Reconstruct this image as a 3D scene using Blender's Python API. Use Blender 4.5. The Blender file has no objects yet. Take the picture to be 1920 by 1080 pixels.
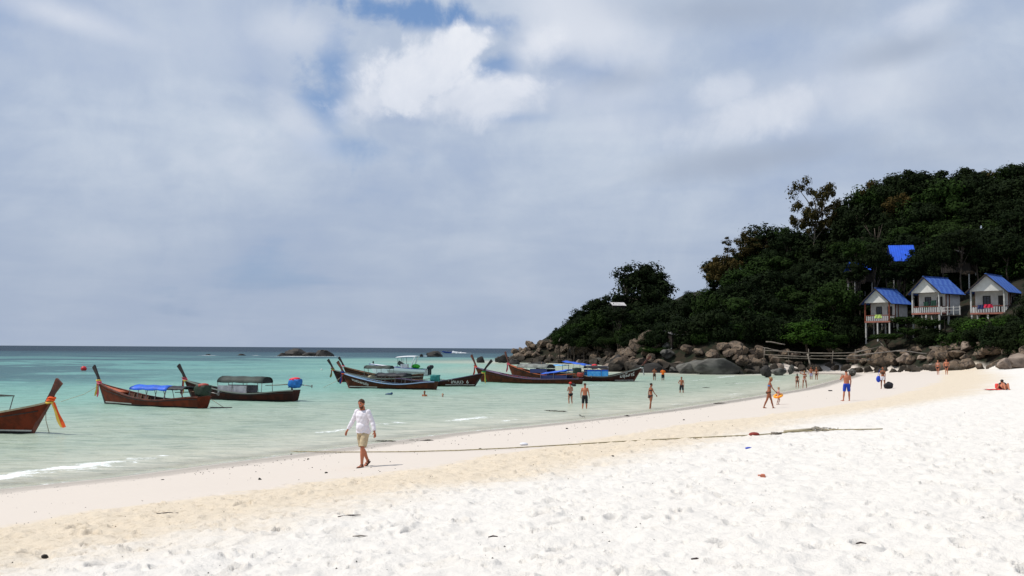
import bpy, bmesh, math, random
import numpy as np
from mathutils import Vector, Matrix
R = math.radians
random.seed(7)
rng = np.random.default_rng(11)
scene = bpy.context.scene
COL = scene.collection

# ------------------------------------------------------------------ camera
F = 1867.0
CAMZ = 3.8
cam_data = bpy.data.cameras.new('camera')
cam_data.sensor_width = 36.0
cam_data.lens = 36.0 * F / 1920.0
cam_data.clip_start = 0.1
cam_data.clip_end = 60000.0
cam = bpy.data.objects.new('camera', cam_data)
COL.objects.link(cam)
CAMROT = (Matrix.Rotation(R(90) + math.atan(113.3 / F), 3, 'X') @ Matrix.Rotation(math.atan(0.006), 3, 'Z'))
cam.matrix_world = Matrix.Translation((0, 0, CAMZ)) @ CAMROT.to_4x4()
scene.camera = cam
scene.view_settings.view_transform = 'Standard'
scene.view_settings.look = 'None'
scene.view_settings.exposure = 0.0
scene.view_settings.gamma = 1.0
scene.view_settings.use_curve_mapping = False
scene.render.engine = 'CYCLES'
scene.render.resolution_x = 1024
scene.render.resolution_y = 576
scene.cycles.max_bounces = 5
scene.cycles.transparent_max_bounces = 12

def ray(px, py):
    return (CAMROT @ Vector(((px - 960) / F, (540 - py) / F, -1.0)))

def pt(px, py, z=0.0):
    """point of the plane at height z seen at a photo pixel"""
    d = ray(px, py)
    k = (z - CAMZ) / d.z
    return Vector((d.x * k, d.y * k, z))

def pd(px, py, D):
    """point at depth D (metres along y) seen at a photo pixel"""
    d = ray(px, py)
    k = D / d.y
    return Vector((d.x * k, D, CAMZ + d.z * k))

# ------------------------------------------------------------------ sun
SUN_EL, SUN_AZ = 58.0, -90.0          # azimuth clockwise from +Y
sun_data = bpy.data.lights.new('sun', 'SUN')
sun_data.energy = 3.8
sun_data.angle = R(0.6)
sun_data.color = (1.0, 0.955, 0.89)
sun = bpy.data.objects.new('sun', sun_data)
COL.objects.link(sun)
to_sun = Vector((math.sin(R(SUN_AZ)) * math.cos(R(SUN_EL)), math.cos(R(SUN_AZ)) * math.cos(R(SUN_EL)), math.sin(R(SUN_EL))))
sun.rotation_mode = 'QUATERNION'
sun.rotation_quaternion = to_sun.to_track_quat('Z', 'Y')
sun.location = (-30, 10, 60)

# ------------------------------------------------------------------ node helpers
class NT:
    def __init__(self, tree):
        self.t = tree
        self.n = tree.nodes
    def new(self, kind, **kw):
        nd = self.n.new(kind)
        for k, v in kw.items():
            setattr(nd, k, v)
        return nd
    def put(self, sock, v):
        if v is None:
            return
        if isinstance(v, bpy.types.NodeSocket):
            self.t.links.new(v, sock)
        else:
            if hasattr(sock.default_value, '__len__'):
                n = len(sock.default_value)
                v = tuple(v)
                if len(v) == 3 and n == 4:
                    v = v + (1.0,)
            sock.default_value = v
    def m(self, op, a, b=None, c=None, clamp=False):
        nd = self.new('ShaderNodeMath', operation=op, use_clamp=clamp)
        self.put(nd.inputs[0], a); self.put(nd.inputs[1], b)
        if c is not None: self.put(nd.inputs[2], c)
        return nd.outputs[0]
    def add(self, a, b): return self.m('ADD', a, b)
    def sub(self, a, b): return self.m('SUBTRACT', a, b)
    def mul(self, a, b): return self.m('MULTIPLY', a, b)
    def sstep(self, x, a, b):
        nd = self.new('ShaderNodeMapRange', interpolation_type='SMOOTHSTEP')
        self.put(nd.inputs[0], x); self.put(nd.inputs[1], a); self.put(nd.inputs[2], b)
        nd.inputs[3].default_value = 0; nd.inputs[4].default_value = 1
        return nd.outputs[0]
    def lin(self, x, a, b, c=0.0, d=1.0):
        nd = self.new('ShaderNodeMapRange')
        for i, v in enumerate((x, a, b, c, d)): self.put(nd.inputs[i], v)
        return nd.outputs[0]
    def mix(self, f, a, b, blend='MIX'):
        nd = self.new('ShaderNodeMix', data_type='RGBA', blend_type=blend)
        self.put(nd.inputs[0], f); self.put(nd.inputs[6], a); self.put(nd.inputs[7], b)
        return nd.outputs[2]
    def noise(self, vec, scale, detail=4, rough=0.55, dist=0.0, col=False):
        nd = self.new('ShaderNodeTexNoise')
        if vec is not None: self.put(nd.inputs['Vector'], vec)
        nd.inputs['Scale'].default_value = scale
        nd.inputs['Detail'].default_value = detail
        nd.inputs['Roughness'].default_value = rough
        nd.inputs['Distortion'].default_value = dist
        return nd.outputs['Color' if col else 'Fac']
    def ramp(self, x, stops, interp='LINEAR'):
        nd = self.new('ShaderNodeValToRGB')
        cr = nd.color_ramp; cr.interpolation = interp
        while len(cr.elements) < len(stops): cr.elements.new(0.5)
        for e, (p, c) in zip(cr.elements, stops):
            e.position = p; e.color = tuple(c) + (1.0,)
        self.put(nd.inputs[0], x)
        return nd.outputs[0]
    def attr(self, name):
        nd = self.new('ShaderNodeAttribute', attribute_name=name)
        return nd.outputs['Fac']
    def bump(self, h, strength=0.5, dist=0.05, normal=None):
        nd = self.new('ShaderNodeBump')
        nd.inputs['Strength'].default_value = strength
        nd.inputs['Distance'].default_value = dist
        self.put(nd.inputs['Height'], h)
        if normal is not None: self.put(nd.inputs['Normal'], normal)
        return nd.outputs[0]

# ------------------------------------------------------------------ sky
world = bpy.data.worlds.new('World')
scene.world = world
world.use_nodes = True
wt = world.node_tree
wt.nodes.clear()
W = NT(wt)
geo = W.new('ShaderNodeNewGeometry')
neg = W.new('ShaderNodeVectorMath', operation='SCALE'); neg.inputs[3].default_value = -1.0
tc = W.new('ShaderNodeTexCoord')
DIRV = tc.outputs['Generated']
sep = W.new('ShaderNodeSeparateXYZ'); wt.links.new(DIRV, sep.inputs[0])
SX, SY, SZ = sep.outputs
az = W.m('ARCTAN2', SX, SY)
el = W.m('ARCSINE', SZ)
U = W.mul(az, 18.67)
V = W.mul(el, 18.67)
sky = W.new('ShaderNodeTexSky', sky_type='NISHITA')
sky.sun_disc = False
sky.sun_elevation = R(SUN_EL)
sky.sun_rotation = R(SUN_AZ)
sky.air_density = 1.0; sky.dust_density = 1.5; sky.ozone_density = 1.2
BS = 0.1
def cl(r, g, b): return (r / BS, g / BS, b / BS)
# layered coordinate (flattened towards the horizon) for the veil
comb = W.new('ShaderNodeCombineXYZ')
zz = W.add(W.m('ABSOLUTE', SZ), 0.12)
W.put(comb.inputs[0], W.m('DIVIDE', SX, zz)); W.put(comb.inputs[1], W.m('DIVIDE', SY, zz)); comb.inputs[2].default_value = 0.3
LC = comb.outputs[0]
n_veil = W.add(W.mul(W.noise(LC, 0.85, 4, 0.5, 0.3), 0.55), W.mul(W.noise(DIRV, 5.0, 7, 0.58, 0.3), 0.45))
n_wisp = W.add(W.mul(W.noise(LC, 2.2, 4, 0.5, 0.5), 0.4), W.mul(W.noise(DIRV, 13.0, 8, 0.62, 0.4), 0.6))
n_big = W.noise(DIRV, 4.0, 3, 0.5)
n_cum = W.noise(DIRV, 11.0, 9, 0.60, 0.35)
n_fine = W.noise(DIRV, 30.0, 7, 0.62, 0.3)
n_cum = W.add(W.mul(n_cum, 0.75), W.mul(n_fine, 0.25))
n_cum2 = W.noise(DIRV, 6.0, 6, 0.55, 0.2)
def uv(px, py):
    d = ray(px, py).normalized()
    return math.atan2(d.x, d.y) * 18.67, math.asin(d.z) * 18.67
def blob(px, py, rx, ry, soft=0.5, rough=1.2, ang=0.0, noise=None, thr=0.0):
    u0, v0 = uv(px, py)
    du = W.sub(U, u0); dv = W.sub(V, v0)
    ca, sa = math.cos(R(ang)), math.sin(R(ang))
    a = W.m('DIVIDE', W.add(W.mul(du, ca), W.mul(dv, sa)), rx / 100.0)
    b = W.m('DIVIDE', W.sub(W.mul(dv, ca), W.mul(du, sa)), ry / 100.0)
    r = W.m('SQRT', W.add(W.mul(a, a), W.mul(b, b)))
    d = W.sub(1.0, r)
    d = W.add(d, W.mul(W.sub(n_cum if noise is None else noise, 0.5), rough))
    return W.sstep(d, thr, soft)
def vmax(*l):
    o = l[0]
    for x in l[1:]: o = W.m('MAXIMUM', o, x)
    return o
# veil colour: from blue-grey to pale
veil_c = W.ramp(W.lin(W.add(W.mul(n_veil, 0.65), W.mul(n_wisp, 0.35)), 0.37, 0.63), [(0.0, (0.345, 0.435, 0.62)), (0.42, (0.455, 0.535, 0.675)), (0.75, (0.58, 0.65, 0.755)), (1.0, (0.68, 0.73, 0.82))])
hz = W.sstep(V, 0.3, 4.6)
hz = W.m('MAXIMUM', hz, 0.0)
veil_c = W.mix(hz, W.mix(0.22, (0.385, 0.455, 0.585), veil_c), veil_c)
left_top = blob(330, 60, 620, 170, 1.3, 0.9, 0, n_veil)
veil_c = W.mix(W.mul(left_top, 0.60), veil_c, (0.63, 0.69, 0.79))
sc = W.new('ShaderNodeVectorMath', operation='SCALE'); wt.links.new(veil_c, sc.inputs[0]); sc.inputs[3].default_value = 1 / BS
holes = vmax(W.mul(blob(770, 26, 210, 40, 0.8, 4.5, -6), 1.0), W.mul(blob(618, 150, 75, 130, 1.0, 5.5, 8), 0.8),
             W.mul(blob(930, 125, 66, 30, 0.8, 3.6, 12), 0.8), W.mul(blob(640, 275, 200, 36, 1.3, 4.2, -5), 0.6),
             W.mul(blob(960, 220, 120, 18, 1.0, 1.8, 0), 0.45), W.mul(W.sstep(n_veil, 0.43, 0.30), 0.5))
veil_a = W.sub(0.95, W.mul(holes, 0.95))
skyb = W.mix(0.55, sky.outputs[0], cl(0.17, 0.33, 0.66))
c1 = W.mix(veil_a, skyb, sc.outputs[0])
# pale bank to the right of the cumulus, running off the top
bank = vmax(W.mul(blob(1120, 50, 280, 110, 0.9, 1.8, -8, n_cum2), 0.95), W.mul(blob(1010, 180, 380, 85, 1.2, 1.6, 0, n_cum2), 0.60),
            W.mul(blob(1590, 170, 440, 120, 1.2, 1.5, 8, n_cum2), 0.60), W.mul(blob(1150, 230, 240, 60, 1.2, 1.6, 0, n_cum2), 0.4), W.mul(blob(560, 60, 120, 60, 1.0, 1.6, 0), 0.55),
            W.mul(blob(560, 235, 110, 50, 0.9, 2.2, -40), 0.50))
c2 = W.mix(bank, c1, cl(0.69, 0.735, 0.825))
# grey bases
grey = vmax(W.mul(blob(1370, 20, 330, 62, 1.0, 0.8, -3, n_cum2), 0.85), W.mul(blob(1430, 298, 310, 48, 0.9, 1.4, 6, n_cum2), 0.95),
            W.mul(blob(1690, 95, 170, 42, 1.0, 0.9, 8, n_cum2), 0.8), W.mul(blob(1160, 150, 130, 35, 1.0, 1.0, 8, n_cum2), 0.45),
            W.mul(blob(1850, 200, 260, 130, 1.2, 0.8, 0, n_cum2), 0.45), W.mul(blob(1750, 290, 300, 40, 1.0, 0.9, 0, n_cum2), 0.4))
c3 = W.mix(W.mul(grey, 0.9), c2, cl(0.375, 0.44, 0.56))
# white cumulus heads
head = vmax(blob(775, 150, 150, 95, 0.55, 3.4, 14), blob(850, 85, 85, 40, 0.5, 3.2, 8), W.mul(blob(880, 190, 215, 58, 0.7, 2.8, 5), 0.95), W.mul(blob(700, 190, 90, 55, 0.8, 3.0, 30), 0.9),
            W.mul(blob(1015, 85, 85, 50, 1.0, 2.2, 25), 0.85), W.mul(blob(1365, 170, 90, 36, 0.9, 2.6, 20), 0.5),
            W.mul(blob(1440, 210, 240, 52, 0.9, 2.6, 14), 0.80), W.mul(blob(1620, 185, 130, 50, 1.2, 2.2, 0), 0.5),
            W.mul(blob(1730, 30, 90, 40, 1.1, 2.2, 12), 0.5), W.mul(blob(120, 30, 190, 36, 1.0, 1.0, -10, n_cum2), 0.5),
            W.mul(blob(530, 270, 50, 26, 1.1, 3.4, -20), 0.42), W.mul(blob(380, 190, 120, 32, 1.3, 3.2, -30), 0.36))
shade = W.ramp(W.lin(W.add(W.mul(n_cum, 0.8), W.lin(W.sub(V, W.mul(U, 0.12)), 4.0, 6.0, 0.0, 0.22)), 0.32, 0.72), [(0.0, cl(0.60, 0.655, 0.76)), (0.55, cl(0.735, 0.775, 0.86)), (1.0, cl(0.86, 0.88, 0.93))])
c4 = W.mix(head, c3, shade)
# below the horizon: same tone as the haze
c5 = W.mix(W.sstep(V, -0.6, -0.05), cl(0.2, 0.25, 0.3), c4)
bg = W.new('ShaderNodeBackground'); bg.inputs['Strength'].default_value = BS
W.put(bg.inputs['Color'], c5)
wo = W.new('ShaderNodeOutputWorld'); wt.links.new(bg.outputs[0], wo.inputs[0])

# ------------------------------------------------------------------ materials
MATS = {}
def mat(name, color, rough=0.7, var=0.0, scale=3.0, bump=0.0, bscale=20.0, metal=0.0, col2=None, spec=0.35, alpha=None):
    if name in MATS: return MATS[name]
    m = bpy.data.materials.new(name); m.use_nodes = True
    N = NT(m.node_tree)
    b = m.node_tree.nodes['Principled BSDF']
    b.inputs['Roughness'].default_value = rough
    b.inputs['Metallic'].default_value = metal
    b.inputs['Specular IOR Level'].default_value = spec
    tcn = N.new('ShaderNodeTexCoord')
    if var or col2:
        n = N.noise(tcn.outputs['Object'], scale, 5, 0.6)
        c2 = col2 or tuple(max(0, c * (1 - var)) for c in color)
        N.put(b.inputs['Base Color'], N.mix(N.sstep(n, 0.38, 0.62), color, c2))
    else:
        N.put(b.inputs['Base Color'], color)
    if bump:
        nb = N.noise(tcn.outputs['Object'], bscale, 4, 0.6)
        N.put(b.inputs['Normal'], N.bump(nb, bump, 0.03))
    MATS[name] = m
    return m

# ------------------------------------------------------------------ object helpers
def tag(o, label=None, cat=None, group=None, kind=None):
    if label: o['label'] = label
    if cat: o['category'] = cat
    if group: o['group'] = group
    if kind: o['kind'] = kind
    return o
def empty(name, loc=(0, 0, 0), rz=0.0, label=None, cat=None, group=None):
    o = bpy.data.objects.new(name, None)
    o.empty_display_size = 0.2
    COL.objects.link(o)
    o.location = loc; o.rotation_euler = (0, 0, rz)
    return tag(o, label, cat, group)
class MB:
    """gathers verts/faces of ONE mesh"""
    def __init__(s):
        s.v = []; s.f = []; s.mi = []; s.cur = 0
    def add(s, vs, fs):
        o = len(s.v)
        s.v.extend([tuple(x) for x in vs])
        for f in fs:
            s.f.append(tuple(i + o for i in f)); s.mi.append(s.cur)
        return s
    def box(s, c, size, rot=None):
        hx, hy, hz_ = size[0] / 2, size[1] / 2, size[2] / 2
        vs = [Vector((x, y, z)) for x in (-hx, hx) for y in (-hy, hy) for z in (-hz_, hz_)]
        if rot is not None: vs = [rot @ v for v in vs]
        c = Vector(c)
        return s.add([v + c for v in vs], [(0, 1, 3, 2), (4, 6, 7, 5), (0, 4, 5, 1), (2, 3, 7, 6), (0, 2, 6, 4), (1, 5, 7, 3)])
    def bar(s, a, b, w, h=None, up=(0, 0, 1)):
        a = Vector(a); b = Vector(b); h = h or w
        d = (b - a); L = d.length
        if L < 1e-6: return s
        d.normalize(); up = Vector(up)
        if abs(d.dot(up)) > 0.98: up = Vector((1, 0, 0))
        x = d.cross(up).normalized(); z = x.cross(d)
        rot = Matrix((x, d, z)).transposed()
        return s.box((a + b) / 2, (w, L, h), rot)
    def tube(s, pts, rad, n=8, ell=None, closed=True):
        pts = [Vector(p) for p in pts]
        if not hasattr(rad, '__len__'): rad = [rad] * len(pts)
        rings = []
        prev = None
        for i, p in enumerate(pts):
            a = pts[max(0, i - 1)]; b = pts[min(len(pts) - 1, i + 1)]
            d = (b - a).normalized()
            if prev is None:
                up = Vector((0, 0, 1)) if abs(d.z) < 0.9 else Vector((0, 1, 0))
                x = d.cross(up).normalized()
            else:
                x = (prev - d * prev.dot(d)).normalized()
            prev = x
            y = d.cross(x)
            r = rad[i]
            rx, ry = (r if hasattr(r, '__len__') else (r, r))
            rings.append([p + x * math.cos(2 * math.pi * k / n) * rx + y * math.sin(2 * math.pi * k / n) * ry for k in range(n)])
        return s.loft(rings, closed)
    def loft(s, rings, caps=True):
        n = len(rings[0]); vs = [v for r in rings for v in r]; fs = []
        for i in range(len(rings) - 1):
            for k in range(n):
                fs.append((i * n + k, i * n + (k + 1) % n, (i + 1) * n + (k + 1) % n, (i + 1) * n + k))
        if caps:
            fs.append(tuple(range(n))[::-1]); fs.append(tuple((len(rings) - 1) * n + k for k in range(n)))
        return s.add(vs, fs)
    def ball(s, c, r, nu=10, nv=7, rot=None):
        c = Vector(c)
        if not hasattr(r, '__len__'): r = (r, r, r)
        vs = []
        for j in range(1, nv):
            th = math.pi * j / nv
            for i in range(nu):
                ph = 2 * math.pi * i / nu
                v = Vector((r[0] * math.sin(th) * math.cos(ph), r[1] * math.sin(th) * math.sin(ph), r[2] * math.cos(th)))
                if rot is not None: v = rot @ v
                vs.append(c + v)
        top = Vector((0, 0, r[2])); 
        if rot is not None: top = rot @ top
        vs.append(c + top); vs.append(c - top)
        fs = []
        for j in range(nv - 2):
            for i in range(nu):
                fs.append((j * nu + i, (j + 1) * nu + i, (j + 1) * nu + (i + 1) % nu, j * nu + (i + 1) % nu))
        t = (nv - 1) * nu
        for i in range(nu):
            fs.append((i, (i + 1) % nu, t)); fs.append(((nv - 2) * nu + (i + 1) % nu, (nv - 2) * nu + i, t + 1))
        return s.add(vs, fs)
    def mesh(s, name, mats, smooth=False):
        me = bpy.data.meshes.new(name)
        me.from_pydata(s.v, [], s.f)
        if not isinstance(mats, (list, tuple)): mats = [mats]
        for m in mats: me.materials.append(m)
        if len(mats) > 1:
            me.polygons.foreach_set('material_index', s.mi)
        if smooth: me.polygons.foreach_set('use_smooth', [True] * len(me.polygons))
        me.update()
        return me
    def build(s, name, mats, parent=None, smooth=False, loc=None):
        o = bpy.data.objects.new(name, s.mesh(name, mats, smooth))
        COL.objects.link(o)
        if parent is not None: o.parent = parent
        if loc is not None: o.location = loc
        return o
def link_mesh(name, me, parent=None, loc=(0, 0, 0), rz=0.0, sc=(1, 1, 1)):
    o = bpy.data.objects.new(name, me); COL.objects.link(o)
    if parent is not None: o.parent = parent
    o.location = loc; o.rotation_euler = (0, 0, rz); o.scale = sc
    return o

# ------------------------------------------------------------------ numpy noise
_perm = rng.random((256, 256)).astype(np.float32)
def vnoise(x, y):
    xi = np.floor(x).astype(np.int64); yi = np.floor(y).astype(np.int64)
    fx = x - xi; fy = y - yi
    fx = fx * fx * (3 - 2 * fx); fy = fy * fy * (3 - 2 * fy)
    a = _perm[xi & 255, yi & 255]; b = _perm[(xi + 1) & 255, yi & 255]
    c = _perm[xi & 255, (yi + 1) & 255]; d = _perm[(xi + 1) & 255, (yi + 1) & 255]
    return (a * (1 - fx) + b * fx) * (1 - fy) + (c * (1 - fx) + d * fx) * fy
def fbm(x, y, oct=4, gain=0.5):
    s = 0; a = 1.0; t = 0
    for i in range(oct):
        s = s + a * vnoise(x + 17.3 * i, y - 9.1 * i); t += a
        a *= gain; x = x * 2.03; y = y * 2.03
    return s / t
def segdist(X, Y, P):
    D = np.full(X.shape, 1e9)
    for (ax, ay), (bx, by) in zip(P[:-1], P[1:]):
        dx, dy = bx - ax, by - ay
        t = np.clip(((X - ax) * dx + (Y - ay) * dy) / (dx * dx + dy * dy), 0, 1)
        D = np.minimum(D, (X - ax - t * dx) ** 2 + (Y - ay - t * dy) ** 2)
    return np.sqrt(D)
def inside(X, Y, P):
    c = np.zeros(X.shape, bool)
    n = len(P)
    for i in range(n):
        x1, y1 = P[i]; x2, y2 = P[(i + 1) % n]
        if y1 == y2: continue
        cond = ((y1 > Y) != (y2 > Y)) & (X < (x2 - x1) * (Y - y1) / (y2 - y1) + x1)
        c ^= cond
    return c

# ------------------------------------------------------------------ terrain
def _w(px, py): p = pt(px, py, 0.0); return (p.x, p.y)
BEACH = [(-3000, -4600), (-400, -570), (-60, -46)] + [_w(*q) for q in ((0, 917), (200, 897), (400, 871), (560, 851), (700, 832), (850, 812), (960, 802), (1100, 787), (1250, 769), (1400, 746), (1500, 730), (1560, 714))] + [(50, 148), (52, 157), (47, 163), (41, 161)]
HEADLAND = [(35, 154), (29, 159), (16, 168), (19, 190), (24, 215), (22, 238), (12, 262), (2, 268), (-3, 276), (0, 292), (12, 325), (60, 400), (200, 470), (700, 560), (3000, 700)]
COAST = BEACH + HEADLAND + [(3000, -4600)]
HILL = [(36, 156), (29, 161), (18, 171), (21, 190), (26, 215), (24, 240), (14, 264), (4, 270), (0, 277), (3, 290), (15, 322), (62, 396), (200, 466), (700, 550), (3000, 690), (3000, 0), (600, 20), (200, 62), (92, 100), (72, 113), (64, 126), (60.5, 139), (58, 152), (54.5, 167), (43, 166)]
def coast_s(X, Y):
    d = segdist(X, Y, COAST[:-1])
    return np.where(inside(X, Y, COAST), d, -d)
def hill_s(X, Y):
    d = segdist(X, Y, HILL + HILL[:1])
    return np.where(inside(X, Y, HILL), d, -d)
def base_height(X, Y, s=None, h=None):
    X = np.asarray(X, float); Y = np.asarray(Y, float)
    if s is None: s = coast_s(X, Y)
    if h is None: h = hill_s(X, Y)
    z = np.where(s > 0, np.minimum(0.083 * s, 2.15 + (s - 26) * 0.02), np.maximum(0.055 * s, -6 + 0 * s))
    z = np.minimum(z, 3.2)
    hh = np.maximum(h, 0)
    hill = 26 * (1 - np.exp(-hh * 0.6 / 26.0)) + 0.9 * (1 - np.exp(-hh * 1.2)) + (fbm(X * 0.09, Y * 0.09, 4) - 0.5) * np.minimum(hh * 0.25, 5)
    return z + np.where(h > 0, hill, 0)
def gz(x, y):
    return float(base_height(np.array([x]), np.array([y]))[0])
def gp(px, py):
    """ground point seen at a photo pixel"""
    z = 0.5
    for _ in range(14):
        p = pt(px, py, z)
        z = 0.5 * z + 0.5 * max(gz(p.x, p.y), -0.3)
    p = pt(px, py, z); p.z = z
    return p

def polar_grid(radii, angs, zf):
    nr, na = len(radii), len(angs)
    Rr, A = np.meshgrid(radii, angs, indexing='ij')
    X = Rr * np.sin(A); Y = Rr * np.cos(A)
    return X, Y
def grid_mesh(name, X, Y, Z, material, attrs, cap=True, keep=None):
    nr, na = X.shape
    co = np.stack([X, Y, Z], -1).reshape(-1, 3).astype(np.float32)
    i = np.arange(nr - 1)[:, None] * na + np.arange(na)[None, :]
    j = np.arange(nr - 1)[:, None] * na + (np.arange(na)[None, :] + 1) % na
    q = np.stack([i, j, j + na, i + na], -1).reshape(-1, 4)[:, ::-1]
    if keep is not None:
        k = keep.reshape(-1)
        q = q[k[q].any(axis=1)]
    me = bpy.data.meshes.new(name)
    nf = len(q)
    extra = 1 if cap else 0
    me.vertices.add(len(co)); me.vertices.foreach_set('co', co.reshape(-1))
    nl = nf * 4 + (na if cap else 0)
    me.loops.add(nl)
    li = q.reshape(-1)
    if cap: li = np.concatenate([li, np.arange(na)[::-1]])
    me.loops.foreach_set('vertex_index', li.astype(np.int32))
    me.polygons.add(nf + extra)
    st = np.arange(nf) * 4
    if cap: st = np.concatenate([st, [nf * 4]])
    me.polygons.foreach_set('loop_start', st.astype(np.int32))
    me.polygons.foreach_set('use_smooth', np.ones(nf + extra, bool))
    me.update(calc_edges=True)
    me.validate()
    for k, v in attrs.items():
        a = me.attributes.new(k, 'FLOAT', 'POINT'); a.data.foreach_set('value', v.reshape(-1).astype(np.float32))
    me.materials.append(material)
    o = bpy.data.objects.new(name, me); COL.objects.link(o)
    return o
def angles(nd, ns, half=34):
    a = np.linspace(R(-half), R(half), nd)
    b = np.linspace(R(half), R(360 - half), ns + 2)[1:-1]
    return np.concatenate([a, b])
def geo_r(*segs):
    out = [segs[0][0]]
    for a, b, st in segs:
        n = max(1, int(math.log(b / a) / st))
        out += list(a * (b / a) ** (np.arange(1, n + 1) / n))
    return np.array(out)

# sand material
m_sand = bpy.data.materials.new('beach_sand'); m_sand.use_nodes = True
N = NT(m_sand.node_tree); b = m_sand.node_tree.nodes['Principled BSDF']
tcn = N.new('ShaderNodeTexCoord'); OC = tcn.outputs['Object']
S = N.attr('shore'); HS = N.attr('hillin')
nl = N.noise(OC, 0.35, 4, 0.6); nm = N.noise(OC, 2.2, 5, 0.65); nf_ = N.noise(OC, 26.0, 4, 0.7); ng = N.noise(OC, 70.0, 2, 0.5)
Sw = N.add(S, N.mul(N.sub(nl, 0.5), 3.4))
Sw = N.add(Sw, N.mul(N.sub(nm, 0.5), 1.6))
wet, smooth_, trod, dry = (0.47, 0.42, 0.36), (0.595, 0.53, 0.465), (0.63, 0.54, 0.42), (0.685, 0.65, 0.60)
sepP = N.new('ShaderNodeSeparateXYZ'); m_sand.node_tree.links.new(OC, sepP.inputs[0])
shift = N.lin(sepP.outputs[1], 15.0, 60.0, 0.0, 3.2)
c = N.mix(N.sstep(S, 0.0, 1.8), wet, smooth_)
c = N.mix(N.sstep(S, 0.02, -0.5), c, (0.86, 0.80, 0.68))  # seabed painted lighter to offset light lost through the water sheet
c = N.mix(N.sstep(N.sub(Sw, shift), 9.2, 9.9), c, trod)
c = N.mix(N.sstep(N.sub(Sw, shift), 12.6, 16.4), c, dry)
# grey broken-shell line along the water's edge
line = N.mul(N.sstep(N.add(S, N.mul(N.sub(nm, 0.5), 0.9)), 0.1, 0.5), N.sstep(N.add(S, N.mul(N.sub(nm, 0.5), 2.2)), 2.5, 1.5))
far = N.lin(sepP.outputs[1], 26.0, 60.0, 0.50, 1.0)
speck = N.sstep(nf_, 0.40, 0.62)
c = N.mix(N.mul(N.mul(line, far), N.add(0.45, N.mul(speck, 0.5))), c, (0.17, 0.155, 0.135))
# dark grains and shell bits, denser low on the beach
c = N.mix(N.mul(N.sstep(ng, 0.66, 0.74), 0.25), c, (0.30, 0.25, 0.2))
tband = N.mul(N.sstep(N.sub(Sw, shift), 9.2, 10.0), N.sstep(N.sub(Sw, shift), 17.0, 13.0))
c = N.mix(N.mul(N.mul(tband, N.sstep(N.noise(OC, 7.0, 5, 0.7, 0.6), 0.52, 0.66)), 0.45), c, (0.38, 0.30, 0.20))
# soil of the hill
soil = N.mix(N.sstep(N.noise(OC, 0.8, 5, 0.6), 0.4, 0.62), (0.024, 0.018, 0.011), (0.009, 0.014, 0.006))
c = N.mix(N.sstep(N.add(HS, N.mul(N.sub(nl, 0.5), 1.5)), -0.3, 0.9), c, soil)
N.put(b.inputs['Base Color'], c)
N.put(b.inputs['Roughness'], N.lin(S, -0.2, 1.2, 0.35, 0.95))
b.inputs['Specular IOR Level'].default_value = 0.2
dens = N.sstep(N.sub(Sw, shift), 8.6, 10.5)
hgt = N.add(N.mul(nm, 0.5), N.mul(nf_, 0.25))
bn = N.new('ShaderNodeBump'); bn.inputs['Distance'].default_value = 0.10
N.put(bn.inputs['Height'], hgt); N.put(bn.inputs['Strength'], N.add(0.06, N.mul(dens, 0.75)))
N.put(b.inputs['Normal'], bn.outputs[0])

rr = geo_r((4.0, 30.0, 0.0043), (30.0, 60.0, 0.009), (60.0, 400.0, 0.025), (400.0, 30000.0, 0.14))
aa = angles(640, 70)
X, Y = polar_grid(rr, aa, None)
S_ = coast_s(X, Y); H_ = hill_s(X, Y)
Z = base_height(X, Y, S_, H_)
near = np.clip((75 - Y) / 30, 0, 1) * (H_ < -1)
n1 = fbm(X * 0.35, Y * 0.35, 4)
zone = S_ + (n1 - 0.5) * 3.0 - np.clip((Y - 15) / 45, 0, 1) * 3.2
trz = np.clip((zone - 8.8) / 1.6, 0, 1); drz = np.clip((zone - 12.5) / 4.0, 0, 1)
rough = trz * 0.052 + drz * 0.006
ridge = 1 - np.abs(2 * fbm(X * 1.9, Y * 1.9, 3) - 1)
Z += near * (rough * ((fbm(X * 2.6, Y * 2.6, 4, 0.6) - 0.5) * 2.4 + (ridge - 0.75) * 0.9) + np.where(S_ > 0, 0.05 * (n1 - 0.5) * np.clip(S_ / 5, 0, 1), 0))
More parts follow.
